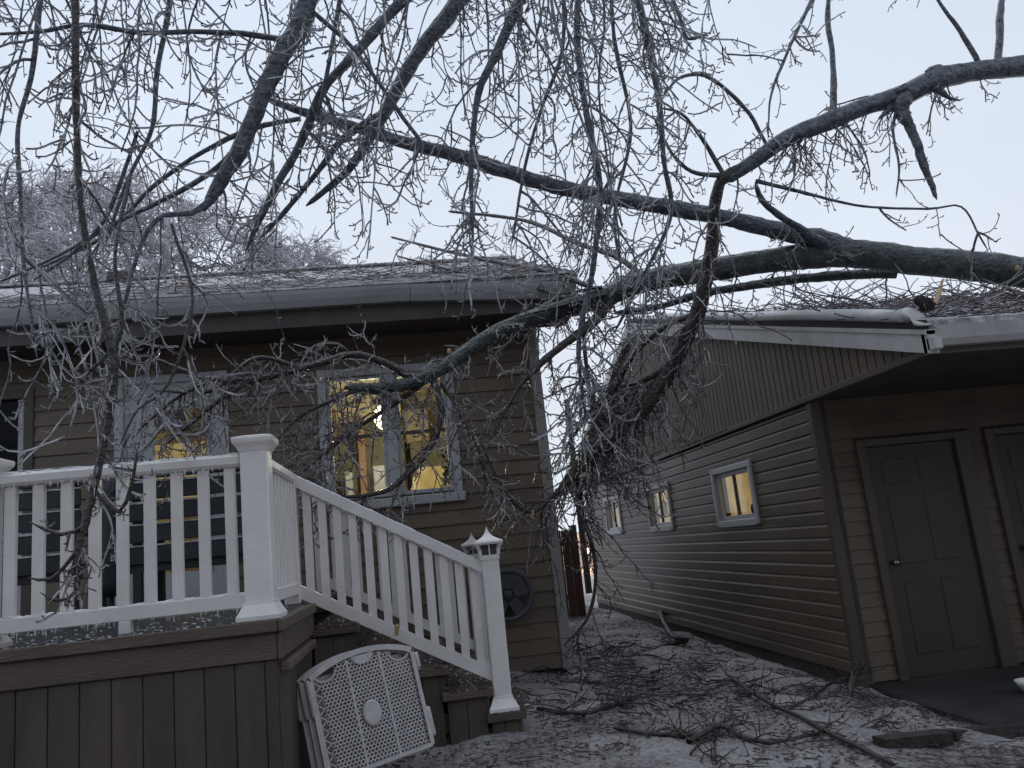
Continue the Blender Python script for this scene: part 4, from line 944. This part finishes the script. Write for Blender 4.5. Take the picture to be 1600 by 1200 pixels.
add_limb(bl, [(1130, 272, 5.4, 8), (1095, 215, 5.3, 6), (1065, 178, 5.2, 5), (1030, 168, 5.1, 3)], 'bark', 'branch', dict(k1=5, l1=(.1, .4), per2=5))
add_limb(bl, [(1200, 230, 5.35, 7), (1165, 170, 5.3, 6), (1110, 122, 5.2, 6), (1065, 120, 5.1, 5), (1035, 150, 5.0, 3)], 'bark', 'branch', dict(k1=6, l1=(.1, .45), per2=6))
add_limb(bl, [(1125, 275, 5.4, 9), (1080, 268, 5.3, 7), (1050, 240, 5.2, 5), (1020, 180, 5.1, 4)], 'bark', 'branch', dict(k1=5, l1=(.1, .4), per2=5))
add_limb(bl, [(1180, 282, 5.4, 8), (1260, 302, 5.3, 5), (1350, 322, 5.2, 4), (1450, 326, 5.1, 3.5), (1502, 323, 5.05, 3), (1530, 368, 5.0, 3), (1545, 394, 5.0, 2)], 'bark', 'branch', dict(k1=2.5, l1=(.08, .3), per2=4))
hang = []
for (px, py) in ((1240, 215), (1270, 205), (1300, 195), (1320, 190), (1260, 210), (1225, 225), (1290, 200), (1310, 192)):
    hang.append(at(px, py, 5.3))
hang = np.array(hang); A = grow(hang, rng.normal(0, .4, (len(hang), 3))+np.array([0, 0, -.6]), rng.uniform(.45, .85, len(hang)), 11, np.full(len(hang), -.3), np.full(len(hang), -.02), .12)
hb = tube_mesh('hanging_shoots', [(A, np.linspace(.006, .003, 11)[None]*np.ones((len(A), 1)))], 'twig', bl, 5, kind='stuff'); twig_set(A, hb, 9, 2, (.06, .22), .5, 1.0)
for pts in ([(1010, 640, 6.4, 9), (960, 640, 6.5, 8), (930, 600, 6.6, 6), (900, 560, 6.7, 4)], [(960, 690, 6.6, 8), (930, 650, 6.7, 7), (915, 560, 6.75, 6), (912, 470, 6.8, 5)], [(930, 715, 6.7, 9), (870, 770, 6.6, 8), (830, 800, 6.5, 7), (790, 770, 6.4, 5), (750, 690, 6.3, 4)],
            [(900, 735, 6.8, 9), (910, 800, 6.9, 7), (930, 880, 6.9, 6), (920, 960, 6.9, 5), (880, 1010, 6.9, 3)], [(1050, 570, 6.2, 9), (1000, 600, 6.5, 8), (960, 610, 6.9, 8), (925, 650, 7.2, 6)], [(1090, 490, 5.9, 9), (1040, 510, 6.2, 8), (985, 560, 6.5, 8), (950, 640, 6.8, 7), (920, 720, 6.9, 5)]):
    add_limb(bl, pts, 'wet_bark', 'branch', dict(k1=10, l1=(.15, .55), per2=7, ice=.35))

# dense iced tangle at the low end
c = np.concatenate([near_axes(bl, 850, 1040, 580, 830, 62), near_axes(bl, 940, 1110, 420, 640, 16)])
A = grow(c, rng.normal(0, 1, (len(c), 3))+np.array([-.2, 0, -.5]), rng.uniform(.35, 1.0, len(c)), 11, np.full(len(c), -.22), np.full(len(c), -.02), .14)
hb = tube_mesh('hanging_shoots', [(A, np.linspace(.007, .003, 11)[None]*np.ones((len(A), 1)))], 'twig', bl, 5, kind='stuff'); twig_set(A, hb, 10, 2, (.06, .26), .3, 1.0)

ot = thing('overhanging_tree', (-4.6, 3.4, 0), 'tree overhead at left whose iced drooping branches hang across the sky', 'tree')
TWM[0] = 'haze_twig'
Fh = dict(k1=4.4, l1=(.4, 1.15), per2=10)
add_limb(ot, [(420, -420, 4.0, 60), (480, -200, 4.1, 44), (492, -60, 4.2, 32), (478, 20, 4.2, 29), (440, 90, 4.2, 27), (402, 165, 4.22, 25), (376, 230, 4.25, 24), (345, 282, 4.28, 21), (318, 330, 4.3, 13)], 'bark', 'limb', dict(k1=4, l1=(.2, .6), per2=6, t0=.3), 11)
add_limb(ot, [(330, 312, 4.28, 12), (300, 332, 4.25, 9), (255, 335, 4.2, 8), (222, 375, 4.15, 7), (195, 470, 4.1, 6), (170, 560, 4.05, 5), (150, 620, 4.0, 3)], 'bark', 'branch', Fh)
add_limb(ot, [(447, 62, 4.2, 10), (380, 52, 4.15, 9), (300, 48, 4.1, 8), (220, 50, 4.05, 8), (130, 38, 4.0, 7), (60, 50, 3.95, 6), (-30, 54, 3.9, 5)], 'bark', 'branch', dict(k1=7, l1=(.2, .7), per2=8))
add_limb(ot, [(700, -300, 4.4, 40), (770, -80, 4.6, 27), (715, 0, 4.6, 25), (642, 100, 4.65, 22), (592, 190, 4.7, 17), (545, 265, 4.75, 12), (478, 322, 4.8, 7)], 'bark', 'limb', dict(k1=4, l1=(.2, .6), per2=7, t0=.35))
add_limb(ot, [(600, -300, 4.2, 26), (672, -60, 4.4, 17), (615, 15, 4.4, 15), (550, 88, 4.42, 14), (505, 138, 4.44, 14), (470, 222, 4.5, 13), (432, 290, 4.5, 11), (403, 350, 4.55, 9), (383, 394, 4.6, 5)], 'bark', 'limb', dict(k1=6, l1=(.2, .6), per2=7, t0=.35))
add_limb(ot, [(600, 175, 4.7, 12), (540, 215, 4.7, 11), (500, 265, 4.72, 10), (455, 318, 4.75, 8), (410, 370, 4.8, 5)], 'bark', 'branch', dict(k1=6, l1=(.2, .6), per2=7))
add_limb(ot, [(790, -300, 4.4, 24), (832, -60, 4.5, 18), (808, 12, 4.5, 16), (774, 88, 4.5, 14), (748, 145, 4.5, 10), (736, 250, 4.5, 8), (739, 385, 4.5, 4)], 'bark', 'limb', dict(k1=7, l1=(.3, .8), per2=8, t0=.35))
TWM[0] = 'twig'
add_limb(ot, [(150, -300, 3.7, 18), (120, -60, 3.8, 13), (117, 60, 3.8, 12), (119, 200, 3.8, 11), (126, 330, 3.8, 10), (148, 450, 3.8, 12), (176, 560, 3.8, 12), (172, 640, 3.8, 12), (152, 740, 3.8, 12), (125, 850, 3.8, 11), (112, 905, 3.8, 7)], 'wet_bark', 'branch', dict(k1=5.5, l1=(.15, .5), per2=5, l2=(.05, .2), t0=.3, ice=1.0, icic=7, up=.3), 8)
for pts in ([(150, 770, 3.8, 8), (185, 800, 3.78, 7), (205, 760, 3.76, 6), (215, 700, 3.75, 4)], [(135, 820, 3.8, 7), (95, 835, 3.78, 6), (45, 815, 3.75, 4)], [(122, 860, 3.8, 7), (80, 905, 3.78, 6), (42, 902, 3.76, 4)], [(115, 890, 3.8, 6), (118, 925, 3.79, 6), (90, 940, 3.77, 5), (62, 925, 3.76, 3)]):
    add_limb(ot, pts, 'wet_bark', 'branch', dict(k1=9, l1=(.04, .1), per2=3, l2=(.02, .06), ice=1.0, icic=6))
add_limb(ot, [(205, 270, 4.2, 6), (180, 400, 4.0, 6), (190, 520, 3.9, 7), (130, 590, 3.85, 6), (100, 620, 3.8, 5), (45, 590, 3.75, 3)], 'wet_bark', 'branch', dict(k1=5, l1=(.1, .35), per2=4, ice=.9, icic=5))
add_limb(ot, [(268, 350, 4.0, 5), (300, 470, 3.95, 5), (262, 600, 3.9, 5), (215, 640, 3.85, 4), (185, 700, 3.8, 3)], 'wet_bark', 'branch', dict(k1=4, l1=(.1, .35), per2=4, ice=.9, icic=5))
TWM[0] = 'haze_twig'
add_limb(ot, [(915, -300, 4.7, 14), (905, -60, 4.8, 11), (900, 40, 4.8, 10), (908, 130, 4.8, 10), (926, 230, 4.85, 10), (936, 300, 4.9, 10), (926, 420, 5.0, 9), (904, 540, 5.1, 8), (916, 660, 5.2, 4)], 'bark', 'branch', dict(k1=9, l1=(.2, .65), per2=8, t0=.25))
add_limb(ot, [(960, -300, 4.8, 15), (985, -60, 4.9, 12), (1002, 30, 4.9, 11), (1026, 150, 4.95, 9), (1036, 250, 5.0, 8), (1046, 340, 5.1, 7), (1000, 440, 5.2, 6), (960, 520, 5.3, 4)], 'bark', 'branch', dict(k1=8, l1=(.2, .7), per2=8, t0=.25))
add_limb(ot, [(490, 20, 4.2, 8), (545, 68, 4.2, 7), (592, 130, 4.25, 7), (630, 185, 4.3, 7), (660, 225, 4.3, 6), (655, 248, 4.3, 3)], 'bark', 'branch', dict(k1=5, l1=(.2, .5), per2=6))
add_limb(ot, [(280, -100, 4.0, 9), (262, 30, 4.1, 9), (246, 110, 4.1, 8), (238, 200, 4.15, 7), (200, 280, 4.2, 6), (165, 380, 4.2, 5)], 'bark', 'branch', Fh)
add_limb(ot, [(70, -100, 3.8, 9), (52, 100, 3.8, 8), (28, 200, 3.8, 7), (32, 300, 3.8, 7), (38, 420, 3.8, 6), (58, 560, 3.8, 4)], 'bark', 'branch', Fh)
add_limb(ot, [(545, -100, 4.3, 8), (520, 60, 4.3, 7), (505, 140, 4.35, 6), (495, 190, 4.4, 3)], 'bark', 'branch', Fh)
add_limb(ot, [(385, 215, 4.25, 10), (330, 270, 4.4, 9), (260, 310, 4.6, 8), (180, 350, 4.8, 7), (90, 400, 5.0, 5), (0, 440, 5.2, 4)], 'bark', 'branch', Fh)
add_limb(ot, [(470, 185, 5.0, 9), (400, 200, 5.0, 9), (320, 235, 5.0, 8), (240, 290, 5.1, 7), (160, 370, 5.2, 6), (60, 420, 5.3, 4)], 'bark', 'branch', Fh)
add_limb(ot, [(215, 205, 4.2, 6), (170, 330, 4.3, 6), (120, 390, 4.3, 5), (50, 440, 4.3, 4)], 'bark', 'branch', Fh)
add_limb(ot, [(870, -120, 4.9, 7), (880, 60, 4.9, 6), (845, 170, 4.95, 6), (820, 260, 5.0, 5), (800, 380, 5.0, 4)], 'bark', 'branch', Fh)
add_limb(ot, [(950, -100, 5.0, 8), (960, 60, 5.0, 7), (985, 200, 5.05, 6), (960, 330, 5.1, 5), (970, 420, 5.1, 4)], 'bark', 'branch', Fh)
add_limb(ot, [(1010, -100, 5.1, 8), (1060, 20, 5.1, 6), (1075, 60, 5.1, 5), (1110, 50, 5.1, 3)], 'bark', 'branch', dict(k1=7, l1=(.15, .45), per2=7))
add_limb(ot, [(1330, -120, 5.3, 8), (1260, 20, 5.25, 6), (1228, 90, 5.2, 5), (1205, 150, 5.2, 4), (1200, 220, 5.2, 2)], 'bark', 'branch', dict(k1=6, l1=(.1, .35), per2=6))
# free hanging shoots dropping in from above
n = 68
px = np.concatenate([rng.uniform(-60, 520, 30), rng.uniform(560, 1070, 38)]); py = rng.uniform(-330, -40, n); YY = rng.uniform(3.8, 5.2, n)
start = np.array([at(a, b, c_) for a, b, c_ in zip(px, py, YY)])
A = grow(start, rng.normal(0, .3, (n, 3))+np.array([0, 0, -.8]), rng.uniform(.9, 2.3, n), 13, np.full(n, -.25), np.full(n, -.04), .12)
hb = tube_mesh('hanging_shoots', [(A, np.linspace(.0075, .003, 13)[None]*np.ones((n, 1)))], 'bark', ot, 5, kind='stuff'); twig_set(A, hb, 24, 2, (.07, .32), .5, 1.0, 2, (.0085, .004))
# out of frame: the standing stem and the overhead limb that carry these branches
def raw(tree, pts, rad, m, name, sides=12):
    P, R = spline(np.array(pts, float), np.array(rad, float), .12); return limb_mesh(name, P, R, m, tree, sides, .05, .1)
raw(ot, [(-4.6, 3.4, -.1), (-4.55, 3.4, 1.5), (-4.4, 3.5, 3.2), (-3.9, 3.6, 4.9), (-3.2, 3.9, 6.0)], [.30, .24, .22, .2, .17], 'bark', 'trunk')
raw(ot, [(-3.2, 3.9, 6.0), (-1.9, 4.1, 6.0), (-.6, 4.3, 5.9), (.7, 4.6, 5.8), (2.6, 5.1, 5.6)], [.17, .14, .12, .09, .04], 'bark', 'limb')
raw(bl, [(7.5, 5.2, -.15), (7.45, 5.25, 1.5), (7.4, 5.3, 3.2), (7.1, 5.35, 4.6), tuple(at(2280, 32, 5.4))], [.3, .26, .24, .2, .14], 'bark', 'trunk')

# frosted trees beyond the house roof
def frost_tree(px, Yt, top_py, h_off, spread, label, dens=1.0):
    base = at(px, 700, Yt); top = at(px, top_py, Yt); H = top[2]
    t = thing('frosted_tree', (base[0], Yt, .2), label, 'tree', 'frosted trees behind the house')
    P = np.array([(base[0], Yt, 0.), (base[0]+.1, Yt, H*.3), (base[0]-.1, Yt, H*.6), (base[0], Yt, H*.9)]); R = np.array([.22, .17, .1, .03])
    Q, r = spline(P, R, .2); limb_mesh('trunk', Q, r, 'frost_twig', t, 8, .05)
    m = 60
    p, d, _ = children(Q[None], m, .32, .98, 1.0, .7); d[:, 2] = np.abs(d[:, 2])*.6+.15
    f = (p[:, 2]/H)
    A = grow(p, d, spread*(1.25-f)*rng.uniform(.7, 1.2, m), 10, np.full(m, .06), np.full(m, -.16), .1)
    p2, d2, _ = children(A, int(13*dens), .15, 1, .9, .8); B = grow(p2, d2, rng.uniform(.5, 1.3, len(p2))*spread*.28, 7, np.full(len(p2), .06), np.full(len(p2), -.24), .13)
    p3, d3, _ = children(B, 6, .15, 1, .9, .8); C = grow(p3, d3, rng.uniform(.25, .6, len(p3))*spread*.22, 5, np.full(len(p3), .0), np.full(len(p3), -.2), .15)
    o = tube_mesh('crown', [(A, np.linspace(.035, .012, 10)[None]*np.ones((m, 1))), (B, np.linspace(.016, .010, 7)[None]*np.ones((len(B), 1))), (C, np.linspace(.011, .008, 5)[None]*np.ones((len(C), 1)))], 'frost_twig', t, 4)
frost_tree(10, 17, 215, 0, 3.0, 'frosted tree behind the roof at the far left edge', 1.1)
frost_tree(130, 20, 215, 0, 3.2, 'frosted tree behind the roof, second from the left edge', 1.1)
frost_tree(270, 19, 240, 0, 2.8, 'frosted tree behind the roof, third from the left edge', 1.1)
frost_tree(400, 20, 275, 0, 2.6, 'frosted tree behind the roof below the thick broken branch end', 1.1)
frost_tree(490, 22, 335, 0, 2.6, 'lowest frosted tree behind the roof, rightmost of the frosted ones')

# ------------------------------------------------------------------ fallen wood on roofs and ground
def litter(name, n, fn, label, lmin, lmax, r0, m='twig', ice=0.0):
    P0 = np.array([fn() for _ in range(n)]); a = rng.uniform(0, 2*math.pi, n); d = np.stack([np.cos(a), np.sin(a), rng.normal(.05, .16, n)], 1)
    A = grow(P0, d, rng.uniform(lmin, lmax, n), 6, np.full(n, .0), np.full(n, -.02), .30)
    return A
def lay(A, zfn, lift):
    zz = zfn(A[:, :, 0], A[:, :, 1]); A[:, :, 2] = zz+lift+np.abs(A[:, :, 2]-A[:, :1, 2])*.5; return A
A = lay(litter('', 900, lambda: (3.72+random.random()**1.3*4.0, random.uniform(5.05, 8.6), 0), '', .1, .45, .004), lambda x, y: RZ0+RS*(y-RY0)+.075, .006)
A2 = lay(litter('', 260, lambda: (3.7+random.random()*4.0, random.uniform(5.05, 9.5), 0), '', .3, 1.0, .004), lambda x, y: RZ0+RS*(y-RY0)+.075, .05)
A2[:, :, 2] += np.linspace(0, 1, 6)[None]*rng.uniform(-.02, .18, (len(A2), 1))
o = tube_mesh('roof_twig_litter', [(A, np.full(A.shape[:2], .005)), (A2, np.linspace(.008, .004, 6)[None]*np.ones((len(A2), 1)))], 'twig', None, 4, kind='stuff'); tag(o, 'mat of broken iced twigs covering the garage roof', 'twigs')
Ii = [icing(A, -.006, .6, .0035), icing(A2, .004, .6, .0035)]
o = tube_mesh('roof_ice_litter', Ii, 'ice', None, 3, kind='stuff'); tag(o, 'ice shed from twigs lying on the garage roof', 'ice')
A = lay(litter('', 420, lambda: (random.uniform(-4, 1.7), random.uniform(7.4, 10.9), 0), '', .1, .5, .004), lambda x, y: slope_z(y)+.012, .006)
o = tube_mesh('house_roof_litter', [(A, np.full(A.shape[:2], .005))], 'twig', None, 4, kind='stuff'); tag(o, 'broken twigs strewn over the icy house roof', 'twigs')
def gspot():
    while True:
        x, y = random.uniform(-.6, 4.0), random.uniform(2.8, 16)
        if random.random() > min(1, 7/y): continue
        if x < .65 and y > 5.3: continue
        if x > 3.6 and y > 5.1: continue
        if x < 1.4 and y > 7.9: continue
        return (x, y, 0)
A = lay(litter('', 1000, gspot, '', .04, .2, .004), lambda x, y: gz(x), .006)
dense = lay(litter('', 330, lambda: (random.gauss(1.8, .6), random.uniform(5.6, 10.0), 0), '', .1, .5, .004), lambda x, y: gz(x), .02)
o = tube_mesh('ground_twig_litter', [(A, np.linspace(.0045, .0025, 6)[None]*np.ones((len(A), 1))), (dense, np.linspace(.007, .003, 6)[None]*np.ones((len(dense), 1)))], 'litter_twig', None, 4, kind='stuff'); tag(o, 'broken twigs strewn over the icy ground', 'twigs')
def gleaf():
    x, y, _ = gspot(); return (x, y, float(gz(x))+.008), random.uniform(-.4, .4)
speckle('fallen_leaves', 13000, gleaf, 'wet brown leaves scattered over the icy ground', 'leaf', .006, .018, .3, 'leaves')
def ground_branch(pts, label, m='litter_twig', tips=True):
    P = []; R = []
    for (px, py, th, lift) in pts:
        d = (px-800)*cr-(py-600)*cu+FPX*cf; z = .1
        for _ in range(4): t = (z+lift-EYE[2])/d[2]; q = EYE+d*t; z = float(gz(q[0]))
        P.append(q+np.array([0, 0, .01])); R.append(th/2*np.dot(q-EYE, cf)/FPX)
    P, R = spline(np.array(P), np.array(R), .04)
    t = thing('fallen_branch', tuple(P[0]), label, 'branch', 'branches lying on the ground')
    o = limb_mesh('stem', P, R, m, t, 7, .06, .2)
    if tips:
        p, d, _ = children(P[None], 9, .1, .95, .8, .9); d[:, 2] = np.abs(d[:, 2])*.25
        A = grow(p, d, rng.uniform(.08, .32, 9), 8, np.full(9, .0), np.full(9, -.08), .15); p2, d2, _ = children(A, 4, .2, 1, .8, .8); B = grow(p2, d2, rng.uniform(.05, .18, 36), 5, np.full(36, .02), np.full(36, 0.), .15)
        tube_mesh('side_twigs', [(A, np.linspace(.007, .003, 8)[None]*np.ones((9, 1))), (B, np.linspace(.0035, .0025, 5)[None]*np.ones((36, 1)))], 'litter_twig', t, 4, kind='stuff')
    return t
ground_branch([(1075, 1162, 10, .02), (1125, 1140, 10, .05), (1165, 1158, 9, .02), (1215, 1164, 8, .02)], 'thick crooked dark branch on the ground at the bottom of the yard')
ground_branch([(1140, 1058, 6, .03), (1190, 1095, 7, .03), (1260, 1130, 8, .02), (1320, 1160, 8, .02), (1400, 1198, 9, .02)], 'long straight dark branch slanting down to the bottom edge of the yard')
ground_branch([(1215, 1162, 6, .01), (1280, 1148, 5, .01), (1340, 1142, 4, .01), (1390, 1135, 3, .01)], 'thin dark branch lying right of the thick crooked one')
ground_branch([(1342, 1048, 12, .14), (1334, 1065, 11, .1), (1328, 1090, 9, .01)], 'short broken branch stub standing up by the garage corner')
ground_branch([(1330, 1062, 6, .06), (1300, 1070, 5, .05), (1270, 1090, 4, .02), (1230, 1110, 3, .01)], 'forked thin branch left of the stub by the garage corner')
ground_branch([(1020, 925, 6, .15), (1045, 985, 6, .1), (1075, 1000, 5, .03), (1040, 1010, 5, .02), (1010, 1020, 4, .02)], 'crooked dark branch lying against the garage siding')
ground_branch([(840, 1110, 6, .02), (900, 1118, 7, .02), (950, 1108, 7, .02), (990, 1095, 5, .03)], 'dark branch lying on the ground right of the newel post')
ground_branch([(960, 1140, 6, .02), (1030, 1150, 7, .02), (1090, 1150, 7, .02), (1130, 1130, 5, .05)], 'slender branch crossing the ground left of the thick crooked branch')
ground_branch([(1080, 1180, 4, .02), (1110, 1150, 4, .02), (1120, 1200, 3, .02)], 'small bent twig at the bottom edge of the yard')
# bark chunk and fresh splinter lodged on the garage roof
bk = thing('broken_stub', tuple(at(1445, 478, 5.25)), 'dark bark chunk with a pale fresh splinter lodged on the garage roof edge', 'branch')
c = at(1444, 474, 5.15)
P, R = spline(np.array([c+np.array([-.05, .0, .05]), c, c+np.array([.05, .02, -.05])]), np.array([.03, .05, .04]), .02); limb_mesh('bark_chunk', P, R, 'timber', bk, 9, .14)
a, b = at(1460, 480, 5.2), at(1474, 436, 5.35); s = np.array([.022, 0, .003])
MB().loft([[a-s, a+np.array([0, -.012, 0]), a+s, a+np.array([0, .012, 0])], [(a+b)/2-s*1.1, (a+b)/2+np.array([0, -.014, 0]), (a+b)/2+s*1.1, (a+b)/2+np.array([0, .012, 0])], [b-s*.7, b+np.array([0, -.006, 0]), b+s*.5+np.array([0, 0, .03]), b+np.array([0, .006, 0])]]).build('splinter', 'fresh_wood', bk)
for (px, py, Y, lab) in ((620, 985, 5.40, 'small fresh wood chip caught on the stair railing'), (831, 803, 6.49, 'pale broken wood end on a branch near the house corner')):
    c = at(px, py, Y); t = thing('wood_chip', tuple(c), lab, 'wood chip')
    MB().loft([[c+np.array([-.018, 0, -.03]), c+np.array([.006, -.01, -.032]), c+np.array([.004, .012, -.03])], [c+np.array([-.012, 0, .03]), c+np.array([.02, -.01, .024]), c+np.array([.016, .012, .036])]]).build('chip', 'fresh_wood', t)
print('twigs', BRANCH_STATS[0])
